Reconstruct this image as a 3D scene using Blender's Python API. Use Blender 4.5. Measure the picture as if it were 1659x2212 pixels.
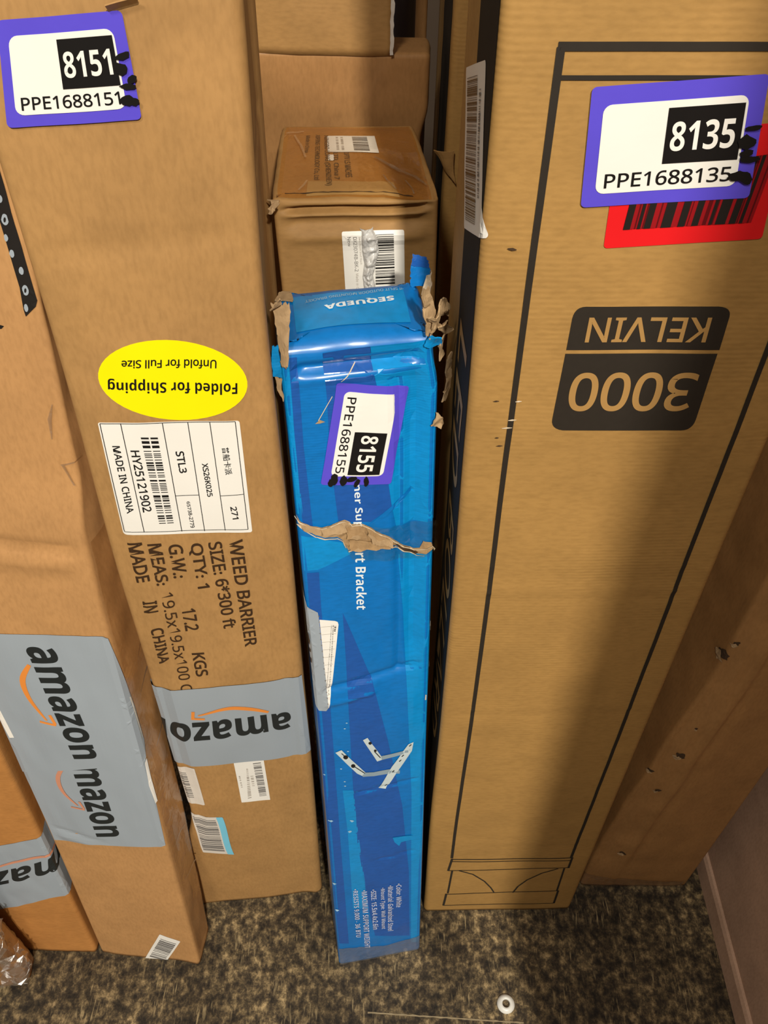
import bpy, bmesh, math, random
from mathutils import Vector, Matrix, noise
for o in list(bpy.data.objects): bpy.data.objects.remove(o)
SC = bpy.context.scene
COL = SC.collection
random.seed(7)

# ------------------------------------------------------------------ camera
FPX, PITCH, ROLL, CAMH = 1783.0, math.radians(45.59), math.radians(0.887), 1.09
CX, CY = 829.5, 1106.0
cp, sp = math.cos(PITCH), math.sin(PITCH)
_r0, _u0, FW = Vector((1, 0, 0)), Vector((0, sp, cp)), Vector((0, cp, -sp))
_c, _s = math.cos(ROLL), math.sin(ROLL)
RT = _c * _r0 + _s * _u0
UP = -_s * _r0 + _c * _u0
EYE = Vector((0, 0, CAMH))
cam = bpy.data.cameras.new('camera')
cam.sensor_fit = 'VERTICAL'
cam.sensor_height = 24.0
cam.lens = 24.0 * FPX / 2212.0
cam.clip_start = 0.01
cam_o = bpy.data.objects.new('camera', cam)
COL.objects.link(cam_o)
m = Matrix((RT, UP, -FW)).transposed().to_4x4()
m.translation = EYE
cam_o.matrix_world = m
SC.camera = cam_o

# ------------------------------------------------------------------ world, lamps, exposure
W = bpy.data.worlds.new('warehouse_light')
SC.world = W
W.use_nodes = True
bg = W.node_tree.nodes['Background']
bg.inputs[0].default_value = (1.0, 0.90, 0.78, 1)
bg.inputs[1].default_value = 0.17

def area(name, loc, target, size, power, col):
    l = bpy.data.lights.new(name, 'AREA')
    l.shape = 'DISK'
    l.size = size
    l.energy = power
    l.color = col
    o = bpy.data.objects.new(name, l)
    o.location = loc
    o.rotation_euler = (Vector(target) - Vector(loc)).to_track_quat('-Z', 'Y').to_euler()
    COL.objects.link(o)
    return o
area('ceiling_lamp', (0.56, -2.20, 2.90), (0.0, 0.4, 0.5), 0.15, 128, (1.0, 0.94, 0.84))
area('ceiling_lamp_far', (-0.45, -0.95, 2.55), (0.0, 0.4, 0.5), 0.30, 23, (1.0, 0.94, 0.84))
SC.view_settings.view_transform = 'Standard'
SC.view_settings.look = 'None'
SC.view_settings.gamma = 1.0
SC.view_settings.exposure = -0.12
SC.view_settings.use_curve_mapping = False

# ------------------------------------------------------------------ helpers
def lin(c):
    return tuple(((x / 255.0) / 12.92 if x <= 10 else ((x / 255.0 + 0.055) / 1.055) ** 2.4) for x in c) + (1,)

def new_mat(name):
    mt = bpy.data.materials.new(name)
    mt.use_nodes = True
    nt = mt.node_tree
    return mt, nt, nt.nodes['Principled BSDF']

def nd(nt, kind, **kw):
    n = nt.nodes.new(kind)
    for k, v in kw.items():
        setattr(n, k, v)
    return n

def plain(name, col, rough=0.5, spec=0.3, mottle=0.06, scale=40.0, coat=0.0, bump=0.0):
    mt, nt, b = new_mat(name)
    tc = nd(nt, 'ShaderNodeTexCoord')
    n = nd(nt, 'ShaderNodeTexNoise')
    n.inputs['Scale'].default_value = scale
    n.inputs['Detail'].default_value = 4
    nt.links.new(tc.outputs['Object'], n.inputs['Vector'])
    mx = nd(nt, 'ShaderNodeMixRGB')
    c = lin(col)
    mx.inputs[1].default_value = tuple(x * (1 - mottle) for x in c[:3]) + (1,)
    mx.inputs[2].default_value = tuple(min(1, x * (1 + mottle)) for x in c[:3]) + (1,)
    nt.links.new(n.outputs['Fac'], mx.inputs[0])
    nt.links.new(mx.outputs[0], b.inputs['Base Color'])
    b.inputs['Roughness'].default_value = rough
    b.inputs['Specular IOR Level'].default_value = spec
    b.inputs['Coat Weight'].default_value = coat
    b.inputs['Coat Roughness'].default_value = 0.12
    if bump:
        bp = nd(nt, 'ShaderNodeBump')
        bp.inputs['Strength'].default_value = bump
        bp.inputs['Distance'].default_value = 0.002
        nt.links.new(n.outputs['Fac'], bp.inputs['Height'])
        nt.links.new(bp.outputs[0], b.inputs['Normal'])
    return mt

def cardboard(name, col, flute='Z', rough=0.62, spec=0.25, var=0.16, lines=0.25, fl_scale=210.0, coat=0.0, bumpd=0.0006, dirt=0.0):
    """kraft board: cloudy fibre colour, faint flute lines, specks"""
    mt, nt, b = new_mat(name)
    L = nt.links.new
    tc = nd(nt, 'ShaderNodeTexCoord')
    c = lin(col)
    n1 = nd(nt, 'ShaderNodeTexNoise')
    n1.inputs['Scale'].default_value = 16
    n1.inputs['Detail'].default_value = 6
    n1.inputs['Roughness'].default_value = 0.62
    L(tc.outputs['Object'], n1.inputs['Vector'])
    r1 = nd(nt, 'ShaderNodeValToRGB')
    r1.color_ramp.elements[0].position = 0.3
    r1.color_ramp.elements[1].position = 0.72
    r1.color_ramp.elements[0].color = tuple(x * (1 - var) for x in c[:3]) + (1,)
    r1.color_ramp.elements[1].color = tuple(min(1, x * (1 + var)) for x in c[:3]) + (1,)
    L(n1.outputs['Fac'], r1.inputs[0])
    n2 = nd(nt, 'ShaderNodeTexNoise')
    n2.inputs['Scale'].default_value = 420
    n2.inputs['Detail'].default_value = 3
    mp = nd(nt, 'ShaderNodeMapping')
    mp.inputs['Scale'].default_value = (1.0, 1.0, 0.35) if flute == 'X' else (0.35, 0.35, 1.0)
    L(tc.outputs['Object'], mp.inputs['Vector'])
    L(mp.outputs[0], n2.inputs['Vector'])
    mx = nd(nt, 'ShaderNodeMixRGB', blend_type='MULTIPLY')
    mx.inputs[0].default_value = 0.35
    r2 = nd(nt, 'ShaderNodeValToRGB')
    r2.color_ramp.elements[0].position = 0.25
    r2.color_ramp.elements[0].color = (0.62, 0.6, 0.56, 1)
    r2.color_ramp.elements[1].position = 0.6
    L(n2.outputs['Fac'], r2.inputs[0])
    L(r1.outputs[0], mx.inputs[1])
    L(r2.outputs[0], mx.inputs[2])
    out = mx
    if dirt:
        n3 = nd(nt, 'ShaderNodeTexNoise')
        n3.inputs['Scale'].default_value = 7
        n3.inputs['Detail'].default_value = 8
        L(tc.outputs['Object'], n3.inputs['Vector'])
        r3 = nd(nt, 'ShaderNodeValToRGB')
        r3.color_ramp.elements[0].position = 0.52
        r3.color_ramp.elements[0].color = (0, 0, 0, 1)
        r3.color_ramp.elements[1].position = 0.75
        L(n3.outputs['Fac'], r3.inputs[0])
        mm = nd(nt, 'ShaderNodeMath', operation='MULTIPLY')
        mm.inputs[1].default_value = dirt
        L(r3.outputs[0], mm.inputs[0])
        m3 = nd(nt, 'ShaderNodeMixRGB')
        m3.inputs[2].default_value = tuple(x * 0.35 for x in c[:3]) + (1,)
        L(mm.outputs[0], m3.inputs[0])
        L(mx.outputs[0], m3.inputs[1])
        out = m3
    L(out.outputs[0], b.inputs['Base Color'])
    b.inputs['Roughness'].default_value = rough
    b.inputs['Specular IOR Level'].default_value = spec
    b.inputs['Coat Weight'].default_value = coat
    b.inputs['Coat Roughness'].default_value = 0.18
    wv = nd(nt, 'ShaderNodeTexWave', wave_type='BANDS', bands_direction=flute)
    wv.inputs['Scale'].default_value = fl_scale / 6.2832 * 3.0
    wv.inputs['Distortion'].default_value = 1.2
    wv.inputs['Detail'].default_value = 2
    wv.inputs['Detail Scale'].default_value = 0.6
    L(tc.outputs['Object'], wv.inputs['Vector'])
    n4 = nd(nt, 'ShaderNodeTexNoise')
    n4.inputs['Scale'].default_value = 13
    n4.inputs['Detail'].default_value = 2
    L(tc.outputs['Object'], n4.inputs['Vector'])
    r4 = nd(nt, 'ShaderNodeValToRGB')
    r4.color_ramp.elements[0].position = 0.42
    r4.color_ramp.elements[1].position = 0.68
    L(n4.outputs['Fac'], r4.inputs[0])
    ml = nd(nt, 'ShaderNodeMath', operation='MULTIPLY')
    L(wv.outputs['Fac'], ml.inputs[0])
    L(r4.outputs[0], ml.inputs[1])
    m2 = nd(nt, 'ShaderNodeMath', operation='MULTIPLY_ADD')
    m2.inputs[1].default_value = lines
    L(ml.outputs[0], m2.inputs[0])
    L(n1.outputs['Fac'], m2.inputs[2])
    bp = nd(nt, 'ShaderNodeBump')
    bp.inputs['Strength'].default_value = 0.6
    bp.inputs['Distance'].default_value = bumpd
    L(m2.outputs[0], bp.inputs['Height'])
    L(bp.outputs[0], b.inputs['Normal'])
    return mt

def clear_film(name, tint=(1, 0.97, 0.92), haze=0.05, rough=0.2):
    """thin clear packing tape"""
    mt, nt, b = new_mat(name)
    L = nt.links.new
    out = nt.nodes['Material Output']
    nt.nodes.remove(b)
    tr = nd(nt, 'ShaderNodeBsdfTransparent')
    tr.inputs[0].default_value = tint + (1,)
    gl = nd(nt, 'ShaderNodeBsdfGlossy')
    gl.inputs['Color'].default_value = (0.95, 0.93, 0.9, 1)
    gl.inputs['Roughness'].default_value = rough
    lw_ = nd(nt, 'ShaderNodeLayerWeight')
    lw_.inputs['Blend'].default_value = 0.22
    tc = nd(nt, 'ShaderNodeTexCoord')
    n = nd(nt, 'ShaderNodeTexNoise')
    n.inputs['Scale'].default_value = 60
    n.inputs['Detail'].default_value = 3
    n.inputs['Distortion'].default_value = 1.5
    L(tc.outputs['Object'], n.inputs['Vector'])
    bp = nd(nt, 'ShaderNodeBump')
    bp.inputs['Strength'].default_value = 0.6
    bp.inputs['Distance'].default_value = 0.002
    L(n.outputs['Fac'], bp.inputs['Height'])
    L(bp.outputs[0], gl.inputs['Normal'])
    ad = nd(nt, 'ShaderNodeMath', operation='MULTIPLY_ADD')
    ad.inputs[1].default_value = 0.35
    ad.inputs[2].default_value = haze
    L(lw_.outputs['Facing'], ad.inputs[0])
    mx = nd(nt, 'ShaderNodeMixShader')
    L(ad.outputs[0], mx.inputs[0])
    L(tr.outputs[0], mx.inputs[1])
    L(gl.outputs[0], mx.inputs[2])
    L(mx.outputs[0], out.inputs['Surface'])
    return mt

M = {}
M['kraft'] = cardboard('kraft_board', (176, 134, 82), flute='X', var=0.13, lines=0.05, bumpd=0.0004)
M['kraft_warm'] = cardboard('kraft_board_warm', (186, 139, 88), flute='X', var=0.10, lines=0.05, bumpd=0.0004)
M['kraft_orange'] = cardboard('kraft_board_orange', (186, 128, 68), flute='Z', var=0.12, lines=0.25, dirt=0.25)
M['kraft_fluted'] = cardboard('kraft_board_fluted', (172, 132, 74), flute='Z', var=0.10, lines=0.24, bumpd=0.0005, coat=0.05)
M['kraft_dull'] = cardboard('kraft_board_dull', (168, 128, 76), flute='Z', var=0.12, lines=0.12)
M['kraft_dark'] = cardboard('kraft_board_worn', (164, 120, 72), flute='X', var=0.14, lines=0.05, dirt=0.2, coat=0.1)
M['kraft_taped'] = cardboard('kraft_board_under_tape', (166, 112, 50), flute='X', var=0.10, lines=0.05, coat=0.35, rough=0.4)
M['torn'] = cardboard('torn_board', (176, 146, 108), flute='X', var=0.25, lines=0.0, rough=0.85, bumpd=0.002)
M['torn_pale'] = plain('torn_paper_edge', (214, 196, 168), rough=0.9, mottle=0.2, scale=120)
M['cavity'] = plain('board_inside', (70, 52, 34), rough=0.9, mottle=0.3, scale=90)
M['black'] = plain('black_ink', (34, 30, 27), rough=0.45)
M['blackbox'] = plain('label_black', (26, 24, 23), rough=0.35)
M['brownink'] = plain('dark_brown_ink', (62, 42, 24), rough=0.6, mottle=0.2, scale=200)
M['charcoal'] = plain('charcoal_print', (46, 40, 33), rough=0.55, mottle=0.12, scale=200)
M['stripe'] = plain('charcoal_stripe', (52, 47, 41), rough=0.8, spec=0.08, mottle=0.1)
M['printkraft'] = plain('unprinted_kraft', (172, 132, 76), rough=0.6, mottle=0.1)
M['purple'] = plain('purple_label', (92, 78, 206), rough=0.34, spec=0.4, mottle=0.07, scale=25, bump=0.3)
M['white'] = plain('label_white', (240, 236, 226), rough=0.45, spec=0.3, mottle=0.02, bump=0.1)
M['offwhite'] = plain('label_offwhite', (222, 214, 202), rough=0.5, mottle=0.06, bump=0.3)
M['yellow'] = plain('yellow_label', (250, 236, 6), rough=0.4, spec=0.3, mottle=0.03)
M['red'] = plain('red_label', (226, 30, 34), rough=0.35, spec=0.4, mottle=0.03)
M['darkred'] = plain('dark_red_ink', (92, 16, 20), rough=0.4)
M['maroon'] = plain('maroon_ink', (150, 22, 28), rough=0.4)
M['greytape'] = plain('grey_tape', (156, 165, 172), rough=0.36, spec=0.4, mottle=0.04, scale=12)
M['greyink'] = plain('grey_ink', (120, 116, 112), rough=0.6)
M['faint'] = plain('faint_ink', (176, 168, 158), rough=0.6)
M['logo'] = plain('logo_black', (36, 40, 40), rough=0.42)
M['orange'] = plain('logo_orange', (228, 140, 62), rough=0.4)
M['orange_faint'] = plain('logo_orange_faded', (206, 142, 112), rough=0.4)
M['cyanlabel'] = plain('light_blue_label', (126, 206, 232), rough=0.4)
M['blue_light'] = cardboard('blue_print_light', (10, 140, 208), flute='Z', var=0.06, lines=0.3, coat=0.5, rough=0.35, fl_scale=330, bumpd=0.0004)
M['blue_mid'] = cardboard('blue_print_mid', (10, 114, 190), flute='Z', var=0.06, lines=0.3, coat=0.5, rough=0.35, fl_scale=330, bumpd=0.0004)
M['blue_dark'] = cardboard('blue_print_dark', (30, 88, 168), flute='Z', var=0.06, lines=0.3, coat=0.5, rough=0.35, fl_scale=330, bumpd=0.0004)
M['blue_side'] = cardboard('blue_print_side', (40, 96, 165), flute='Z', var=0.15, lines=0.3, coat=0.4, rough=0.4, fl_scale=330, bumpd=0.0004)
M['scuff'] = plain('pale_blue_scuff', (150, 190, 215), rough=0.5, mottle=0.2, scale=300)
M['whitetext'] = plain('white_print', (226, 236, 240), rough=0.4)
M['bullettext'] = plain('pale_print', (186, 196, 224), rough=0.5, mottle=0.12, scale=400)
M['steel_pic'] = plain('printed_steel', (196, 208, 208), rough=0.4, mottle=0.08, scale=150)
M['steel_dim'] = plain('printed_steel_shaded', (140, 158, 168), rough=0.4, mottle=0.08, scale=150)
M['film'] = clear_film('clear_packing_tape')
M['film_hazy'] = clear_film('hazy_packing_tape', haze=0.16, rough=0.3)
M['film_crease'] = clear_film('creased_packing_tape', haze=0.30, rough=0.38)
M['silver'] = plain('crumpled_silver_foil', (205, 203, 198), rough=0.3, spec=0.7, mottle=0.15, scale=160, bump=0.6)
M['navy'] = plain('dark_wrap', (84, 86, 98), rough=0.35, spec=0.5, mottle=0.2, scale=20, bump=0.4)
M['plastic'] = plain('white_plastic', (226, 224, 214), rough=0.35, spec=0.5, mottle=0.04)

def link(name, me, mats, parent=None, smooth=True):
    for mt in mats:
        me.materials.append(mt)
    if smooth:
        for p in me.polygons:
            p.use_smooth = True
    o = bpy.data.objects.new(name, me)
    COL.objects.link(o)
    if parent is not None:
        o.parent = parent
    return o

def bm_obj(name, bm, mats, parent=None, smooth=True):
    me = bpy.data.meshes.new(name)
    bm.to_mesh(me)
    bm.free()
    return link(name, me, mats, parent, smooth)

def thing(name, label, cat, loc, yaw=0.0, group=None):
    o = bpy.data.objects.new(name, None)
    o.empty_display_size = 0.05
    COL.objects.link(o)
    o.location = loc
    o.rotation_euler = (0, 0, yaw)
    o['label'] = label
    o['category'] = cat
    if group:
        o['group'] = group
    return o

def ray(px, py):
    return FW + RT * ((px - CX) / FPX) - UP * ((py - CY) / FPX)

def at_y(px, py, y):
    d = ray(px, py)
    return EYE + d * ((y - EYE.y) / d.y)

def at_floor(px, py, z=0.0):
    d = ray(px, py)
    return EYE + d * ((z - EYE.z) / d.z)

def interp(tab, v):
    if not tab:
        return (0.0, 0.0)
    if v <= tab[0][0]:
        return tab[0][1:]
    for a, b in zip(tab, tab[1:]):
        if v <= b[0]:
            t = (v - a[0]) / (b[0] - a[0])
            t = t * t * (3 - 2 * t)
            return (a[1] + (b[1] - a[1]) * t, a[2] + (b[2] - a[2]) * t)
    return tab[-1][1:]

def nz(x, y, z, seed=0.0):
    return noise.noise(Vector((x + seed * 17.3, y - seed * 9.1, z + seed * 5.7)))

class Box:
    """a tall carton: rounded-corner tube whose faces can bulge, dent, crease and lean"""
    def __init__(s, x, y, yaw, lx, ly, w, d, h, r=0.006, rt=0.004, tabs=None, disp=None, topdisp=None):
        s.o = Vector((x, y, 0))
        s.yaw, s.lx, s.ly, s.w, s.d, s.h, s.r, s.rt = yaw, lx, ly, w, d, h, r, rt
        s.tabs = tabs or {}
        s.ud = disp
        s.td = topdisp
        s.R = Matrix.Rotation(yaw, 3, 'Z')
        s.Ri = s.R.transposed()
        s.a = w / 2 - r
        s.L = math.pi * r / 2
        s.s = d - 2 * r
        s.half = 2 * s.a + 2 * s.L + s.s
    def peri(s, p):
        sg = 1.0 if p >= 0 else -1.0
        q = abs(p)
        a, L, r, sd = s.a, s.L, s.r, s.s
        if q <= a:
            return p, 0.0, 0.0, -1.0, 'F'
        if q <= a + L:
            th = (q - a) / r
            return sg * (a + r * math.sin(th)), r * (1 - math.cos(th)), sg * math.sin(th), -math.cos(th), 'C'
        if q <= a + L + sd:
            return sg * s.w / 2, r + q - a - L, sg, 0.0, 'R' if sg > 0 else 'L'
        if q <= a + 2 * L + sd:
            th = (q - a - L - sd) / r
            return sg * (a + r * math.cos(th)), s.d - r + r * math.sin(th), sg * math.cos(th), math.sin(th), 'C'
        return sg * (a - (q - a - 2 * L - sd)), s.d, 0.0, 1.0, 'B'
    def shift(s, X, Y, v):
        if not s.tabs:
            return 0.0, 0.0
        u, t = X / s.w + 0.5, Y / s.d
        dx = dy = 0.0
        for k, wt in (('fl', (1 - u) * (1 - t)), ('fr', u * (1 - t)), ('bl', (1 - u) * t), ('br', u * t)):
            if k in s.tabs:
                a, b = interp(s.tabs[k], v)
                dx += a * wt
                dy += b * wt
        return dx, dy
    def D(s, f, X, Y, v):
        if s.ud is None or f in 'CB':
            return 0.0
        if f == 'F':
            e = s.a - abs(X)
            u = X
        else:
            e = min(Y - s.r, s.d - s.r - Y)
            u = Y
        e = max(0.0, min(1.0, e / 0.012))
        e = e * e * (3 - 2 * e)
        return s.ud(f, u, v) * e
    def surf(s, p, v, off=0.0):
        X, Y, nx, ny, f = s.peri(p)
        d = s.D(f, X, Y, v) + off
        dx, dy = s.shift(X, Y, v)
        ins = 0.0
        return Vector((X + nx * d + dx + s.ly * v, Y + ny * d + dy + s.lx * v, v))
    def top(s, X, Y, off=0.0):
        dx, dy = s.shift(X, Y, s.h)
        z = s.h + (s.td(X, Y) if s.td else 0.0) + off
        return Vector((X + dx + s.ly * s.h, Y + dy + s.lx * s.h, z))
    def pt(s, face, a, b, off=0.0):
        if face == 'P':
            dx, dy = s.shift(max(-s.w / 2, min(s.w / 2, a)), 0, b)
            return Vector((a + dx + s.ly * b, dy - off + s.lx * b, b))
        return s.top(a, b, off) if face == 'T' else s.surf(a, b, off)
    # photo point -> coordinates on a face (p, v) or (X, Y) on top
    def px(s, face, x, y):
        o = s.Ri @ (EYE - s.o)
        d = s.Ri @ ray(x, y)
        k = 0.0
        for it in range(5):
            if face in 'FP':
                t = (s.lx * o.z - o.y + k) / (d.y - s.lx * d.z)
                P = o + d * t
                v = P.z
                X = P.x - s.ly * v
                dx, dy = s.shift(max(-s.w / 2, min(s.w / 2, X)), 0, v)
                X -= dx
                k = dy - (s.D('F', X, 0, v) if face == 'F' else 0.0)
                res = (X if abs(X) <= s.a else math.copysign(s.a + (abs(X) - s.a), X), v)
            elif face in 'RL':
                sg = 1 if face == 'R' else -1
                t = (sg * s.w / 2 + s.ly * o.z - o.x + k) / (d.x - s.ly * d.z)
                P = o + d * t
                v = P.z
                Y = P.y - s.lx * v
                dx, dy = s.shift(sg * s.w / 2, max(0, min(s.d, Y)), v)
                Y -= dy
                k = dx + sg * s.D(face, 0, Y, v)
                res = (sg * (s.a + s.L + Y - s.r), v)
            else:
                z0 = s.h + (s.td(res[0], res[1]) if (s.td and it) else 0.0)
                t = (z0 - o.z) / d.z
                P = o + d * t
                dx, dy = s.shift(0, 0, s.h)
                res = (P.x - s.ly * s.h - dx, P.y - s.lx * s.h - dy)
        return res
    def mesh(s, name, mat, parent, step=0.006, topmat=None, fine=None):
        ps = []
        def flat(p0, p1):
            n = max(1, int(round((p1 - p0) / step)))
            for i in range(n):
                ps.append(p0 + (p1 - p0) * i / n)
        def arc(p0):
            for i in range(5):
                ps.append(p0 + s.L * i / 5)
        a, L, sd = s.a, s.L, s.s
        flat(-a, a); arc(a); flat(a + L, a + L + sd); arc(a + L + sd)
        flat(a + 2 * L + sd, s.half)
        neg = []
        pos = ps[:]
        ps = []
        flat(s.a + 2 * L + sd, s.half); arc(a + L + sd); flat(a + L, a + L + sd); arc(a)
        neg = sorted((-q for q in ps if q > a + 1e-9 and q < s.half - 1e-9))
        neg = [-s.half + 1e-6] + neg
        per = neg + pos
        vs = []
        nv = max(4, int((s.h - s.rt) / step))
        for i in range(nv + 1):
            vs.append((s.h - s.rt) * i / nv)
        if fine:
            vs = [v for v in vs if v < fine[0]]
            k = fine[0]
            while k < s.h - s.rt - fine[1] * 0.4:
                vs.append(k)
                k += fine[1]
            vs.append(s.h - s.rt)
        bm = bmesh.new()
        rings = [[bm.verts.new(s.surf(p, v)) for p in per] for v in vs]
        # rounded top edge then cap of shrinking rings
        base = [s.surf(p, s.h - s.rt) for p in per]
        nr = [s.peri(p) for p in per]
        for k in range(1, 5):
            ph = k / 4 * math.pi / 2
            ring = []
            for P, (X, Y, nx, ny, f) in zip(base, nr):
                q = P - Vector((nx, ny, 0)) * s.rt * (1 - math.cos(ph))
                q.z = s.h - s.rt + s.rt * math.sin(ph)
                if s.td:
                    q.z += s.td(X - nx * s.rt, Y - ny * s.rt) * (k / 4) ** 2
                q.x += s.ly * (q.z - P.z)
                q.y += s.lx * (q.z - P.z)
                ring.append(bm.verts.new(q))
            rings.append(ring)
        ntop = len(rings)
        for k in range(1, 16):
            f_ = 1 - k / 16
            ring = []
            for (X, Y, nx, ny, f) in nr:
                x2 = (X - nx * s.rt) * f_
                y2 = s.d / 2 + (Y - ny * s.rt - s.d / 2) * f_
                ring.append(bm.verts.new(s.top(x2, y2)))
            rings.append(ring)
        n = len(per)
        for j, (A, B) in enumerate(zip(rings, rings[1:])):
            for i in range(n):
                f = bm.faces.new((A[i], A[(i + 1) % n], B[(i + 1) % n], B[i]))
                if topmat and j >= ntop - 1:
                    f.material_index = 1
        bm.faces.new(rings[-1]).material_index = 1 if topmat else 0
        bm.faces.new(list(reversed(rings[0])))
        bmesh.ops.recalc_face_normals(bm, faces=bm.faces)
        return bm_obj(name, bm, [mat] + ([topmat] if topmat else []), parent)
    def root(s, name, label, cat, group=None):
        s.e = thing(name, label, cat, s.o, s.yaw, group)
        return s.e

# ------------------------------------------------------------------ lettering
def sans(t, bold=True, italic=False):
    r = ''
    for ch in t:
        U, Lo, Dg = (0x1D63C, 0x1D656, 0x1D7EC) if italic else ((0x1D5D4, 0x1D5EE, 0x1D7EC) if bold else (0x1D5A0, 0x1D5BA, 0x1D7E2))
        if 'A' <= ch <= 'Z':
            r += chr(U + ord(ch) - 65)
        elif 'a' <= ch <= 'z':
            r += chr(Lo + ord(ch) - 97)
        elif '0' <= ch <= '9':
            r += chr(Dg + ord(ch) - 48)
        else:
            r += ch
    return r
_tc = {}
def glyphs(t, bold=True, italic=False, fat=0.0):
    key = (t, bold, italic, fat)
    if key in _tc:
        return _tc[key]
    cu = bpy.data.curves.new('lettering', 'FONT')
    cu.body = sans(t, bold, italic)
    cu.offset = fat
    cu.resolution_u = 6
    o = bpy.data.objects.new('lettering', cu)
    COL.objects.link(o)
    bpy.context.view_layer.update()
    me = bpy.data.meshes.new_from_object(o.evaluated_get(bpy.context.evaluated_depsgraph_get()))
    vs = [v.co.copy() for v in me.vertices]
    fs = [tuple(p.vertices) for p in me.polygons]
    bpy.data.objects.remove(o)
    bpy.data.curves.remove(cu)
    bpy.data.meshes.remove(me)
    x0 = min(v.x for v in vs); x1 = max(v.x for v in vs)
    y0 = min(v.y for v in vs); y1 = max(v.y for v in vs)
    vs = [((v.x - x0) / (x1 - x0), (v.y - y0) / (y1 - y0)) for v in vs]
    _tc[key] = (vs, fs)
    return _tc[key]

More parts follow.
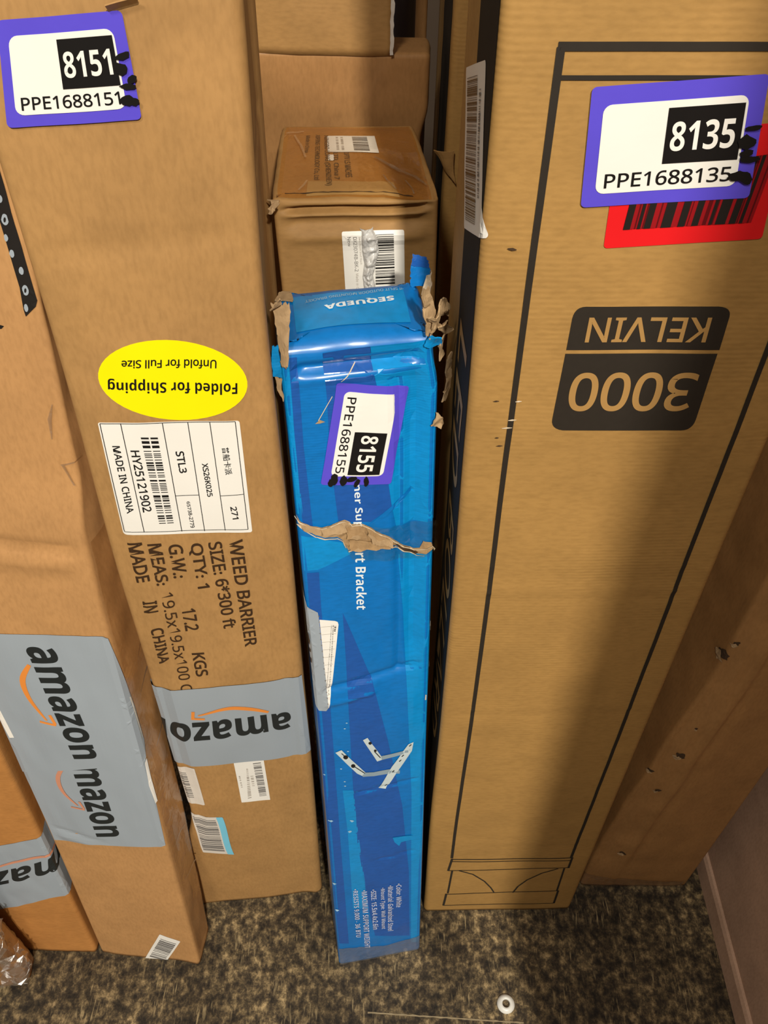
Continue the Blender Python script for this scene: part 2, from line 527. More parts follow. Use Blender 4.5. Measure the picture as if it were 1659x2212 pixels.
class Decal:
    """flat print / label / tape that follows a carton face; points are on the face in metres"""
    def __init__(s, box, face):
        s.b, s.f = box, face
        s.bm = bmesh.new()
        s.mats = []
    def mi(s, k):
        if k not in s.mats:
            s.mats.append(k)
        return s.mats.index(k)
    def add(s, pts, mat, layer):
        vs = [s.bm.verts.new((a, b, layer)) for a, b in pts]
        try:
            s.bm.faces.new(vs).material_index = s.mi(mat)
        except ValueError:
            pass
    def P(s, x, y):
        return s.b.px(s.f, x, y)
    def px(s, pts, mat, layer=0):
        s.add([s.P(*q) for q in pts], mat, layer)
        return s
    def quad(s, *q):
        return [s.P(*c) for c in q]
    @staticmethod
    def bil(Q, a, b):
        TL, TR, BR, BL = Q
        w = ((1 - a) * b, a * b, a * (1 - b), (1 - a) * (1 - b))
        return (sum(c[0] * k for c, k in zip((TL, TR, BR, BL), w)), sum(c[1] * k for c, k in zip((TL, TR, BR, BL), w)))
    def rect(s, Q, mat, layer=0, box=(0, 0, 1, 1), r=0.0):
        a0, b0, a1, b1 = box
        if r <= 0:
            pts = [(a0, b0), (a1, b0), (a1, b1), (a0, b1)]
        else:
            TL, TR, BR, BL = Q
            wl = math.hypot(TR[0] - TL[0], TR[1] - TL[1]) or 1
            hl = math.hypot(BL[0] - TL[0], BL[1] - TL[1]) or 1
            ra, rb = r / wl, r / hl
            pts = []
            for cx, cy, t0 in ((a1 - ra, b1 - rb, 0), (a0 + ra, b1 - rb, 90), (a0 + ra, b0 + rb, 180), (a1 - ra, b0 + rb, 270)):
                for k in range(6):
                    t = math.radians(t0 + k * 18)
                    pts.append((cx + ra * math.cos(t), cy + rb * math.sin(t)))
        s.add([s.bil(Q, *q) for q in pts], mat, layer)
        return s
    def poly(s, Q, pts, mat, layer=0):
        s.add([s.bil(Q, *q) for q in pts], mat, layer)
        return s
    def text(s, Q, t, mat, layer=1, bold=True, italic=False, fat=0.0, box=(0, 0, 1, 1)):
        vs, fs = glyphs(t, bold, italic, fat)
        a0, b0, a1, b1 = box
        V = [s.bm.verts.new(s.bil(Q, a0 + (a1 - a0) * x, b0 + (b1 - b0) * y) + (layer,)) for x, y in vs]
        k = s.mi(mat)
        for f in fs:
            try:
                s.bm.faces.new([V[i] for i in f]).material_index = k
            except ValueError:
                pass
        return s
    def tpx(s, t, mat, tl, tr, br, bl, layer=1, **kw):
        return s.text(s.quad(tl, tr, br, bl), t, mat, layer, **kw)
    def bars(s, Q, mat, layer=1, n=30, seed=1, box=(0, 0, 1, 1), axis='a', fill=0.5):
        rnd = random.Random(seed)
        ws = [(rnd.choice((1, 1, 1, 2, 2, 3)), rnd.choice((1, 1, 2, 2, 3))) for _ in range(n)]
        tot = sum(a + b for a, b in ws)
        x = 0.0
        a0, b0, a1, b1 = box
        for bw, gap in ws:
            lo, hi = x / tot, (x + bw) / tot
            if axis == 'a':
                s.rect(Q, mat, layer, (a0 + (a1 - a0) * lo, b0, a0 + (a1 - a0) * hi, b1))
            else:
                s.rect(Q, mat, layer, (a0, b1 - (b1 - b0) * hi, a1, b1 - (b1 - b0) * lo))
            x += bw + gap
        return s
    def stroke(s, pts, wid, mat, layer=1, taper=None):
        """line of given width through face points (metres)"""
        n = len(pts)
        left, right = [], []
        for i in range(n):
            a = pts[max(0, i - 1)]; b = pts[min(n - 1, i + 1)]
            tx, ty = b[0] - a[0], b[1] - a[1]
            l = math.hypot(tx, ty) or 1
            w = (wid if not taper else taper[i]) / 2
            left.append((pts[i][0] - ty / l * w, pts[i][1] + tx / l * w))
            right.append((pts[i][0] + ty / l * w, pts[i][1] - tx / l * w))
        for i in range(n - 1):
            s.add([right[i], right[i + 1], left[i + 1], left[i]], mat, layer)
        return s
    def line(s, pts, wid, mat, layer=1, taper=None):
        return s.stroke([s.P(*q) for q in pts], wid, mat, layer, taper)
    def done(s, name, parent=None, off=0.0004, step=0.004, lift=None, dl=0.0003, sub=None):
        bm = s.bm
        bmesh.ops.triangulate(bm, faces=bm.faces[:])
        for ax in (0, 1):
            if not bm.verts:
                break
            lo = min(v.co[ax] for v in bm.verts); hi = max(v.co[ax] for v in bm.verts)
            k = math.ceil(lo / step) * step
            while k < hi:
                co = Vector((0, 0, 0)); no = Vector((0, 0, 0))
                co[ax] = k; no[ax] = 1
                bmesh.ops.bisect_plane(bm, geom=bm.verts[:] + bm.edges[:] + bm.faces[:], plane_co=co, plane_no=no, dist=1e-7)
                k += step
        for v in bm.verts:
            a, b, ly = v.co
            if s.f == 'T':
                q_ = s.b.rt + 0.0004
                a = max(-s.b.w / 2 + q_, min(s.b.w / 2 - q_, a))
                b = max(q_, min(s.b.d - q_, b))
            e = lift(a, b) if lift else 0.0
            v.co = s.b.pt(s.f, a, b, off + ly * dl + e)
        groups = {}
        for f in bm.faces:                                      # make every face look outwards
            f.normal_update()
            c = f.calc_center_median()
            out = Vector((0, 0, 1)) if s.f == 'T' else c - Vector((s.b.ly * c.z, s.b.d / 2 + s.b.lx * c.z, c.z))
            if f.normal.dot(out) < 0:
                f.normal_flip()
            key = s.mats[f.material_index]
            nm = name
            for sn, ks in (sub or {}).items():
                if key in ks:
                    nm = sn
            groups.setdefault(nm, []).append((key, [v.co.copy() for v in f.verts]))
        bm.free()
        base = None
        for nm in [name] + [k for k in (sub or {}) if k in groups]:
            if nm not in groups:
                continue
            ks, vs, ix, fs, mi = [], [], {}, [], []
            for key, cos in groups[nm]:
                if key not in ks:
                    ks.append(key)
                f = []
                for c in cos:
                    k = (round(c.x, 6), round(c.y, 6), round(c.z, 6))
                    if k not in ix:
                        ix[k] = len(vs)
                        vs.append(c)
                    f.append(ix[k])
                if len(set(f)) == len(f):
                    fs.append(f)
                    mi.append(ks.index(key))
            me = bpy.data.meshes.new(nm)
            me.from_pydata(vs, [], fs)
            me.polygons.foreach_set('material_index', mi)
            me.update()
            p = parent if parent is not None else s.b.e
            o = link(nm, me, [M[k] for k in ks], base if (base is not None and nm != name) else p, smooth=False)
            if nm == name:
                base = o
        return base

def patch(box, face, quad, n, amp, seed, mat, parent, name, thick=0.0012, curl=0.0, ragged=0.0, freq=60.0):
    """crumpled scrap of board over four (a, b, height) points"""
    nx, ny = n
    bm = bmesh.new()
    g = []
    rnd = random.Random(seed)
    for j in range(ny + 1):
        row = []
        for i in range(nx + 1):
            a, b = i / nx, j / ny
            if ragged:
                a += ragged * nz(i * 0.9, j * 1.3, 0.3, seed) * (1 if 0 < a < 1 else 0.8)
                b += ragged * nz(i * 1.1, j * 0.8, 4.3, seed) * (1 if 0 < b < 1 else 0.8)
            w = ((1 - a) * (1 - b), a * (1 - b), a * b, (1 - a) * b)
            c = [sum(q[k] * ww for q, ww in zip(quad, w)) for k in range(3)]
            P = box.pt(face, c[0], c[1], c[2] + curl * math.sin(math.pi * a))
            P += Vector((nz(P.x * freq, P.y * freq, P.z * freq, seed), nz(P.x * freq, P.y * freq, P.z * freq, seed + 1), nz(P.x * freq, P.y * freq, P.z * freq, seed + 2))) * amp
            row.append(bm.verts.new(P))
        g.append(row)
    for j in range(ny):
        for i in range(nx):
            bm.faces.new((g[j][i], g[j][i + 1], g[j + 1][i + 1], g[j + 1][i]))
    if thick:
        bmesh.ops.recalc_face_normals(bm, faces=bm.faces)
        fl = list(bm.faces)
        bnd = [e for e in bm.edges if len(e.link_faces) == 1]
        for f in fl:
            f.normal_update()
        for v in bm.verts:
            v.normal_update()
        tw = {v: bm.verts.new(v.co - v.normal * thick) for v in list(bm.verts)}
        for f in fl:
            bm.faces.new([tw[v] for v in reversed(f.verts)])
        for e in bnd:
            a_, b_ = e.verts
            bm.faces.new((a_, b_, tw[b_], tw[a_]))
        bmesh.ops.recalc_face_normals(bm, faces=bm.faces)
    return bm_obj(name, bm, [mat], parent, smooth=False)

# ------------------------------------------------------------------ setting
def struct(name, bm, mt, smooth=False):
    o = bm_obj(name, bm, [mt], None, smooth)
    o['kind'] = 'structure'
    return o

def slab(x0, x1, y0, y1, z0, z1):
    bm = bmesh.new()
    bmesh.ops.create_cube(bm, size=1.0)
    for v in bm.verts:
        v.co = Vector((x0 + (v.co.x + 0.5) * (x1 - x0), y0 + (v.co.y + 0.5) * (y1 - y0), z0 + (v.co.z + 0.5) * (z1 - z0)))
    return bm

def floor_material():
    mt, nt, b = new_mat('worn_greasy_boards')
    L = nt.links.new
    tc = nd(nt, 'ShaderNodeTexCoord')
    def nse(sx, sy, scale, detail, rough=0.6, dist=0.0):
        mp = nd(nt, 'ShaderNodeMapping')
        mp.inputs['Scale'].default_value = (sx, sy, 1)
        L(tc.outputs['Object'], mp.inputs['Vector'])
        n = nd(nt, 'ShaderNodeTexNoise')
        n.inputs['Scale'].default_value = scale
        n.inputs['Detail'].default_value = detail
        n.inputs['Roughness'].default_value = rough
        n.inputs['Distortion'].default_value = dist
        L(mp.outputs[0], n.inputs['Vector'])
        return n
    def ramp(n, *els):
        r = nd(nt, 'ShaderNodeValToRGB')
        while len(r.color_ramp.elements) < len(els):
            r.color_ramp.elements.new(0.5)
        for e, (p, c) in zip(r.color_ramp.elements, els):
            e.position = p
            e.color = c
        L(n.outputs['Fac'], r.inputs[0])
        return r
    big = nse(1, 1, 9.0, 4)
    blot = nse(1, 0.8, 95, 10, 0.74, 0.0)
    base = ramp(blot, (0.38, lin((34, 29, 23))), (0.475, lin((70, 60, 45))), (0.54, lin((108, 93, 67))), (0.68, lin((190, 166, 122))))
    dk = ramp(big, (0.40, (0.45, 0.43, 0.41, 1)), (0.60, (1.12, 1.10, 1.06, 1)))
    m1 = nd(nt, 'ShaderNodeMixRGB', blend_type='MULTIPLY')
    m1.inputs[0].default_value = 1.0
    L(base.outputs[0], m1.inputs[1])
    L(dk.outputs[0], m1.inputs[2])
    st = nse(1, 0.09, 420, 3, 0.5)
    msk = nse(1, 1, 26, 3)
    sr = ramp(st, (0.57, (0, 0, 0, 1)), (0.64, (0.7, 0.7, 0.7, 1)))
    mr = ramp(msk, (0.52, (0, 0, 0, 1)), (0.66, (0.8, 0.8, 0.8, 1)))
    mm = nd(nt, 'ShaderNodeMath', operation='MULTIPLY')
    L(sr.outputs[0], mm.inputs[0])
    L(mr.outputs[0], mm.inputs[1])
    m2 = nd(nt, 'ShaderNodeMixRGB')
    m2.inputs[2].default_value = lin((186, 164, 120))
    L(mm.outputs[0], m2.inputs[0])
    L(m1.outputs[0], m2.inputs[1])
    L(m2.outputs[0], b.inputs['Base Color'])
    b.inputs['Roughness'].default_value = 0.55
    b.inputs['Specular IOR Level'].default_value = 0.35
    bp = nd(nt, 'ShaderNodeBump')
    bp.inputs['Strength'].default_value = 0.35
    bp.inputs['Distance'].default_value = 0.0015
    L(blot.outputs['Fac'], bp.inputs['Height'])
    L(bp.outputs[0], b.inputs['Normal'])
    return mt
M['floor'] = floor_material()
M['wall'] = cardboard('stained_plywood_wall', (196, 160, 134), flute='X', var=0.16, lines=0.05, dirt=0.35)
M['wall_plain'] = plain('dull_wall_paint', (120, 104, 88), rough=0.7, mottle=0.1, scale=6)
YS = 0.2535                                                  # seam between two floor boards
struct('floor', slab(-1.6, 1.6, -3.6, 1.3, -0.05, 0.0), M['floor'])
sm = bmesh.new()
rnd = random.Random(3)
xs = [-0.01 + i * 0.004 for i in range(46)]
up = [sm.verts.new((x, 0.2537 - (x - 0.0146) * 0.045 + 0.0009 + 0.0007 * nz(x * 150, 1, 2), 0.0006)) for x in xs]
dn = [sm.verts.new((x, 0.2537 - (x - 0.0146) * 0.045 - 0.0007 + 0.0007 * nz(x * 130, 5, 2), 0.0006)) for x in xs]
for i in range(len(xs) - 1):
    sm.faces.new((dn[i], dn[i + 1], up[i + 1], up[i]))
struct('trim_2', sm, plain('pale_floor_seam', (150, 134, 104), rough=0.7, mottle=0.35, scale=150))
struct('wall_back', slab(-1.6, 1.6, 1.25, 1.30, 0, 2.4), M['wall_plain'])
struct('wall_right', slab(0.421, 0.46, -0.2, 1.25, 0, 1.9), M['wall'])
bb = bmesh.new()
prof = [(0.421, 0.0), (0.4150, 0.0), (0.4155, 0.030), (0.4180, 0.0345), (0.421, 0.0355)]
rA = [bb.verts.new((x, -0.2, z)) for x, z in prof]
rB = [bb.verts.new((x, 1.25, z)) for x, z in prof]
for i in range(len(prof)):
    bb.faces.new((rA[i], rA[(i + 1) % 5], rB[(i + 1) % 5], rB[i]))
bb.faces.new(rA); bb.faces.new(list(reversed(rB)))
bmesh.ops.recalc_face_normals(bb, faces=bb.faces)
struct('baseboard_right', bb, M['wall'])
struct('shade_post', slab(0.248, 0.421, -0.20, -0.08, 0, 1.9), M['wall'])   # post added out of view at right to cast shade on the lamp carton

# ================================================================== CARTON A: tall weed-barrier carton
def dispA(f, u, v):
    b = 0.004 * math.sin(math.pi * v) * math.cos((u + 0.032) / 0.2 * math.pi) if f == 'F' else 0.0005
    b += 0.0022 * nz(u * 14, v * 7, 1.0, 1) + 0.0010 * nz(u * 45, v * 16, 2.0, 2)
    if f in 'RL':
        b -= 0.004
    for v0, am in ((0.885, 0.0016),):
        b -= am * math.exp(-((v - v0 - 0.03 * u) / 0.0035) ** 2)
    if f == 'F':
        b -= 0.0035 * max(0.0, (u - 0.02) / 0.045) ** 2
    return b
A = Box(-0.1645 + 0.029 * math.cos(0.1087), 0.3787 + 0.029 * math.sin(0.1087), 0.1087, 0.0052, 0.0095, 0.130, 0.1875, 1.0, r=0.007, disp=dispA,
        tabs={'br': [(0, 0, 0), (0.3, -0.001, 0), (0.75, -0.002, 0), (1.0, -0.001, 0)], 'fl': [(0, -0.030, 0), (0.12, -0.024, 0), (0.26, 0, 0), (0.6, 0.003, 0), (0.85, 0.009, 0), (1.0, 0.009, 0)], 'bl': [(0, 0.02, 0), (0.6, 0.02, 0), (1, 0.03, 0)],
              'fr': [(0, 0, 0), (0.3, 0.001, 0), (0.6, 0.0, 0), (0.85, -0.003, 0.0), (1.0, 0.0, 0)]})
A.root('tall_cardboard_box', 'tall brown carton with a yellow oval label above a white shipping label', 'cardboard box')
A.mesh('carton', M['kraft'], A.e, topmat=M['kraft'])

STK = dict(panel=(0.076, 0.118, 0.905, 0.857), black=(0.452, 0.347, 0.889, 0.801), dig=(0.482, 0.45, 0.852, 0.69), ppe=(0.124, 0.165, 0.868, 0.292))
def id_sticker(box, face, q, big, code, blobs, name='sticker'):
    d = Decal(box, face)
    Q = d.quad(*q)
    d.rect(Q, 'purple', 0, r=0.0022)
    d.rect(Q, 'white', 1, STK['panel'], r=0.0038)
    d.rect(Q, 'blackbox', 2, STK['black'])
    d.text(Q, big, 'white', 3, box=STK['dig'], fat=0.0)
    d.text(Q, code, 'blackbox', 2, box=STK['ppe'], bold=False, fat=0.012)
    for i, bl in enumerate(blobs):
        d.poly(Q, bl, 'blackbox', 4)
    return d.done(name, off=0.0013, sub={'printing': ('blackbox',)})

def blob(cx, cy, rx, ry, rot, seed, n=14):
    r = random.Random(seed)
    out = []
    for k in range(n):
        t = 2 * math.pi * k / n
        q = 1 + 0.3 * (r.random() - 0.5)
        x, y = rx * q * math.cos(t), ry * q * math.sin(t)
        out.append((cx + x * math.cos(rot) - y * math.sin(rot), cy + x * math.sin(rot) + y * math.cos(rot)))
    return out
SCRIB = [blob(0.945, 0.615, 0.065, 0.030, 0.35, 1), blob(0.915, 0.500, 0.045, 0.060, 0.2, 2), blob(0.985, 0.40, 0.03, 0.05, -0.6, 12),
         blob(0.945, 0.335, 0.065, 0.028, -0.1, 3), blob(0.925, 0.205, 0.055, 0.055, 0.3, 4), blob(0.975, 0.185, 0.035, 0.035, 0.3, 5)]
id_sticker(A, 'F', ((-8, 42), (262, 20), (306, 256), (14, 274)), '8151', 'PPE1688151', SCRIB)

d = Decal(A, 'F')                                               # yellow oval label
pts = []
for k in range(48):
    t = 2 * math.pi * k / 48
    pts.append((372.5 + 162 * math.cos(t) + 13 * math.sin(t), 820 + 3 * math.cos(t) + 86.5 * math.sin(t)))
d.px(pts, 'yellow', 0)
d.tpx('Folded for Shipping', 'blackbox', (513, 851), (232, 846), (231, 816), (513, 818), 1)
d.tpx('Unfold for Full Size', 'blackbox', (467.5, 795.5), (261, 795.5), (261, 777.5), (468, 775.5), 1, bold=False, fat=0.02)
d.done('yellow_label', sub={'lettering': ('blackbox',)})

def zA(x, y): return (200 + x / 4.608, 720 + y / 4.608)
d = Decal(A, 'F')                                               # white table label
Q = d.quad(zA(42, 880), zA(1462, 864), zA(1590, 1975), zA(305, 1988))
d.rect(Q, 'white', 0, r=0.0018)
lw = 0.0005
for pl in ([(65, 893), (1420, 872)], [(1420, 872), (1548, 1945)], [(1548, 1945), (315, 1965)], [(315, 1965), (65, 893)],
           [(272, 890), (512, 1970)], [(690, 885), (888, 1965)], [(945, 880), (1115, 1962)], [(1165, 878), (1320, 1955)],
           [(825, 1612), (1055, 1603)], [(1272, 1612), (1505, 1595)]):
    d.line([zA(*q) for q in pl], lw, 'blackbox', 1)
for t, q, kw in (('MADE IN CHINA', [(265, 1115), (412, 1775), (340, 1790), (188, 1115)], dict(bold=False, fat=0.02)),
                 ('HY25121902', [(460, 1160), (590, 1765), (500, 1778), (370, 1160)], dict(bold=False, fat=0.02)),
                 ('STL3', [(905, 1165), (940, 1380), (865, 1388), (820, 1170)], dict(bold=False, fat=0.025)),
                 ('XS26K025', [(1145, 1283), (1197, 1615), (1143, 1624), (1085, 1290)], dict(bold=False, fat=0.025)),
                 ('普船卡派', [(1355, 1125), (1392, 1397), (1320, 1405), (1282, 1130)], dict(bold=False, fat=0.01)),
                 ('271', [(1432, 1715), (1457, 1840), (1395, 1847), (1368, 1722)], dict(bold=False, fat=0.025)),
                 ('65738-2779', [(965, 1665), (1017, 1925), (975, 1932), (933, 1670)], dict(bold=False, fat=0.02))):
    d.tpx(t, 'blackbox', *[zA(*p) for p in q], layer=1, **kw)
Qb = d.quad(zA(645, 1030), zA(810, 1897), zA(665, 1903), zA(475, 1030))
d.bars(Qb, 'blackbox', 1, n=34, seed=5, box=(0, 0, 1, 0.46))
d.bars(Qb, 'blackbox', 1, n=34, seed=5, box=(0, 0.56, 1, 1))
d.done('shipping_label', sub={'printing': ('blackbox',)})

def zB(x, y): return (250 + x / 4.74, 1140 + y / 4.74)
d = Decal(A, 'F')                                               # printed block of text
for t, q in (('WEED BARRIER', [(1297, 108), (1450, 1195), (1325, 1215), (1152, 130)]), ('SIZE: 6*300 ft', [(1090, 130), (1238, 1010), (1105, 1030), (942, 150)]),
             ('QTY: 1', [(885, 150), (965, 605), (815, 625), (735, 160)]), ('G.W.:', [(680, 162), (738, 500), (592, 515), (530, 170)]),
             ('17.2', [(812, 815), (855, 1040), (712, 1055), (672, 835)]), ('KGS', [(905, 1272), (950, 1505), (825, 1522), (775, 1280)]),
             ('MEAS:', [(465, 155), (548, 575), (420, 592), (318, 165)]), ('19.5x19.5x100 CM', [(580, 650), (806, 1760), (690, 1775), (455, 670)]),
             ('MADE', [(265, 145), (352, 540), (215, 557), (115, 150)]), ('IN', [(418, 740), (436, 855), (290, 865), (272, 750)]),
             ('CHINA', [(482, 1010), (552, 1370), (445, 1387), (350, 1030)])):
    d.tpx(t, 'brownink', *[zB(*p) for p in q], layer=1, bold=False, fat=0.022 if '19.5' not in t else 0.006)
d.done('printed_text', off=0.0003)

def smile(d, curve, wid, head, mat):
    """curved arrow under a logo: face points and widths"""
    P = [d.P(*q) for q in curve]
    C = []
    n = 14
    for k in range(n + 1):                                      # quadratic-ish through the points (Catmull)
        t = k / n * (len(P) - 1)
        i = min(int(t), len(P) - 2)
        f = t - i
        p0, p1, p2, p3 = P[max(0, i - 1)], P[i], P[i + 1], P[min(len(P) - 1, i + 2)]
        C.append(tuple(0.5 * (2 * p1[j] + (p2[j] - p0[j]) * f + (2 * p0[j] - 5 * p1[j] + 4 * p2[j] - p3[j]) * f * f + (3 * p1[j] - p0[j] - 3 * p2[j] + p3[j]) * f ** 3) for j in (0, 1)))
    tp = [wid * (0.35 + 0.65 * math.sin(math.pi * min(1, (k + 1.5) / (n + 1)) ** 0.9)) for k in range(n + 1)]
    d.stroke(C, wid, mat, 2, tp)
    for h in head:
        d.line(h, wid * 0.55, mat, 2)

def zC(x, y): return (350 + x / 4.74, 1440 + y / 4.74)
d = Decal(A, 'F')                                               # grey logo tape across the carton
top = [zC(-700, 230), zC(0, 200), zC(350, 215), zC(850, 170), zC(1200, 120), zC(1425, 92)]
bot = [zC(1525, 872), zC(1300, 905), zC(1000, 950), zC(600, 992), zC(150, 975), zC(-500, 1000)]
d.px(top + bot, 'greytape', 0)
d.tpx('amazon', 'logo', zC(1335, 612), zC(-150, 735), zC(-168, 535), zC(1310, 440), 1, fat=0.012)
smile(d, [zC(1090, 447), zC(800, 408), zC(600, 425), zC(370, 485)], 0.0052, [[zC(318, 445), zC(316, 525)], [zC(302, 516), zC(438, 521)]], 'orange')
d.done('packing_tape', sub={'logo': ('logo', 'orange', 'orange_faint')}, off=0.0014)
d = Decal(A, 'F')
Q = d.quad(zC(150, 1035), zC(330, 1038), zC(440, 1417), zC(245, 1408))
d.rect(Q, 'offwhite', 0, r=0.002)
d.bars(d.quad(zC(172, 1085), zC(245, 1082), zC(335, 1352), zC(262, 1355)), 'greyink', 1, n=16, seed=4, axis='b')
d.done('barcode_sticker', sub={'barcode': ('greyink', 'faint')})
d = Decal(A, 'F')
Q = d.quad(zC(733, 980), zC(1040, 948), zC(1108, 1360), zC(815, 1388))
d.rect(Q, 'white', 0, r=0.0008)
d.bars(d.quad(zC(930, 985), zC(1012, 975), zC(1072, 1320), zC(1000, 1330)), 'greyink', 1, n=24, seed=9, axis='b')
d.bars(d.quad(zC(905, 1115), zC(935, 1112), zC(950, 1225), zC(925, 1225)), 'faint', 1, n=6, seed=3, axis='b')
d.bars(d.quad(zC(862, 1040), zC(880, 1040), zC(918, 1345), zC(880, 1355)), 'faint', 1, n=22, seed=2, axis='b')
d.bars(d.quad(zC(785, 1115), zC(800, 1115), zC(828, 1240), zC(812, 1242)), 'faint', 1, n=8, seed=6, axis='b')
d.done('barcode_sticker', sub={'barcode': ('greyink', 'faint')})
d = Decal(A, 'F')
Q = d.quad(zC(275, 1515), zC(620, 1538), zC(712, 1922), zC(395, 1900))
d.rect(Q, 'offwhite', 0, r=0.0012)
d.rect(Q, 'cyanlabel', 1, (0.80, 0.0, 1.0, 1.0), r=0.0012)
d.bars(Q, 'greyink', 1, n=20, seed=8, axis='b', box=(0.06, 0.05, 0.75, 0.93))
d.done('barcode_sticker', sub={'barcode': ('greyink', 'faint')})
# torn flap corner at the upper edge
q = [A.px('F', *c) for c in ((232, 22), (298, 2), (300, -14), (228, 6))]
patch(A, 'F', [(q[0][0], q[0][1], 0.0006), (q[1][0], q[1][1], 0.0012), (q[2][0], q[2][1], 0.004), (q[3][0], q[3][1], 0.004)], (10, 4), 0.001, 3, M['kraft'], A.e, 'torn_flap', thick=0.0006)

# ================================================================== CARTON B: flat long carton leaning at left
def dispB(f, u, v):
    b = 0.0018 * nz(u * 18, v * 6, 1, 5) + 0.0007 * nz(u * 60, v * 25, 1, 6)
    if f == 'F':
        c = v - (0.652 + 0.10 * max(0, u - 0.02) - 0.05 * min(0, u - 0.02))
        b -= 0.004 * math.exp(-(c / 0.004) ** 2)
        b += 0.003 * math.exp(-((c + 0.012) / 0.008) ** 2)
        b += 0.003 * math.sin(math.pi * min(1, v / 0.65)) * math.cos(u / 0.122 * math.pi)
        for v0, am in ((0.265, 0.0011), (0.243, 0.0009), (0.253, -0.0006)):   # wrinkles in the lower tape
            b -= am * math.exp(-((v - v0 + 0.25 * u) / 0.004) ** 2) * max(0, min(1, (0.005 - u) / 0.03))
    else:
        b += 0.0022 * nz(u * 60, v * 30, 3, 8) + 0.001
    return b
B = Box(-0.2734, 0.309, -0.1027, 0.1218, -0.0075, 0.1223, 0.0433, 1.0, r=0.004, disp=dispB,
        tabs={'fr': [(0, 0, 0), (0.60, 0.0, 0.0), (0.66, 0.002, 0.0), (0.72, 0.006, 0.008), (0.82, 0.009, 0.010), (0.9, 0.013, 0.012), (1.0, 0.014, 0.014)], 'br': [(0, 0, 0), (0.15, 0.003, 0), (0.3, 0.006, 0), (0.5, 0.0062, 0), (0.62, 0.0072, 0), (0.72, 0.006, 0), (0.80, 0.002, 0), (0.86, 0, 0)]})
B.root('flat_cardboard_box', 'long flat brown carton leaning at left, sealed with two overlapping grey logo tapes', 'cardboard box')
B.mesh('carton', M['kraft_warm'], B.e)
def zD(x, y): return (x / 4.1475, 1350 + y / 4.1475)
d = Decal(B, 'F')
d.px([zD(-330, 62), zD(0, 70), zD(500, 82), zD(925, 94), zD(960, 120), zD(1210, 790), zD(1300, 1100), zD(1300, 1215), zD(1270, 1258), zD(900, 1272), zD(300, 1295), zD(180, 1320), zD(-330, 500)], 'greytape', 1)
d.tpx('amazon', 'logo', zD(488, 183), zD(886, 1185), zD(666, 1188), zD(222, 180), 2, fat=0.012)
smile(d, [zD(268, 345), zD(208, 480), zD(270, 650), zD(425, 845)], 0.0050, [[zD(362, 852), zD(508, 886)], [zD(502, 880), zD(450, 795)]], 'orange')
d.done('packing_tape', sub={'logo': ('logo', 'orange', 'orange_faint')}, off=0.0009)
d = Decal(B, 'F')
d.px([zD(100, 1150), zD(900, 1150), zD(1290, 1180), zD(1480, 1975), zD(1440, 1985), zD(490, 1922), zD(420, 1760), zD(270, 1440)], 'greytape', 0)
d.tpx('mazon', 'logo', zD(866, 1258), zD(1080, 1890), zD(866, 1892), zD(632, 1258), 1, fat=0.012)
smile(d, [zD(580, 1250), zD(522, 1360), zD(570, 1490), zD(700, 1612)], 0.0044, [[zD(640, 1622), zD(762, 1648)], [zD(757, 1642), zD(712, 1575)]], 'orange_faint')
d.done('packing_tape', sub={'logo': ('logo', 'orange', 'orange_faint')}, off=0.0005)
d = Decal(B, 'F')                                               # white lifted tape backing slivers
d.px([zD(1150, 680), zD(1170, 690), zD(1245, 930), zD(1288, 1085), zD(1225, 900)], 'white', 0)
d.done('tape_backing', off=0.0013)
d = Decal(B, 'F')
d.px([zD(1288, 1245), zD(1305, 1225), zD(1345, 1400), zD(1402, 1600), zD(1385, 1605), zD(1330, 1440)], 'white', 0)
d.done('tape_backing', off=0.0013)
d = Decal(B, 'F')
d.px([zD(-20, 720), zD(10, 760), zD(132, 998), zD(92, 1000), zD(-20, 790)], 'white', 0)
d.done('tape_backing', off=0.0013)
d = Decal(B, 'F')
Q = d.quad((345, 2017.5), (390, 2033), (354.4, 2083.8), (312, 2072))
d.rect(Q, 'white', 0, r=0.0014)
d.bars(Q, 'greyink', 1, n=14, seed=13, axis='b', box=(0.14, 0.14, 0.90, 0.88))
d.done('barcode_sticker', sub={'barcode': ('greyink', 'faint')})
def zE(x, y): return (x / 3.687, 250 + y / 3.687)
d = Decal(B, 'F')                                               # black tape with white spots near the upper right edge
d.px([zE(-60, 150), zE(-30, 300), zE(0, 370), zE(50, 540), zE(105, 760), zE(130, 850), zE(185, 1040), zE(298, 1470), zE(290, 1515), zE(222, 1590), zE(205, 1540), zE(175, 1360), zE(130, 1200), zE(0, 745), zE(-80, 480)], 'black', 0)
for i, (x, y, rx, ry) in enumerate(((28, 650, 15, 32), (65, 815, 24, 46), (75, 960, 14, 30), (118, 1087, 17, 32), (187, 1225, 17, 32), (218, 1380, 22, 42), (225, 1520, 14, 32))):
    r = random.Random(i)
    d.px([zE(x + rx * math.cos(t) * (1 + 0.25 * (r.random() - 0.5)) + 0.15 * ry * math.sin(t), y + ry * math.sin(t)) for t in [k * 2 * math.pi / 14 for k in range(14)]], 'greytape', 1)
    if ry > 40:
        d.px([zE(x + 0.35 * rx * math.cos(t), y + 0.45 * ry * math.sin(t)) for t in [k * 2 * math.pi / 10 for k in range(10)]], 'black', 2)
d.done('black_tape', off=0.0006)
d = Decal(B, 'F')
d.px([zE(-90, 1640), zE(0, 1655), zE(45, 1668), zE(25, 1690), zE(-90, 1700)], 'black', 0)
d.done('marker_scribble', off=0.0004)
d = Decal(B, 'R')                                               # clear tape along the side
s0 = B.a + B.L
d.add([(s0, 0.02), (s0 + B.s, 0.02), (s0 + B.s, 0.66), (s0, 0.66)], 'film', 0)
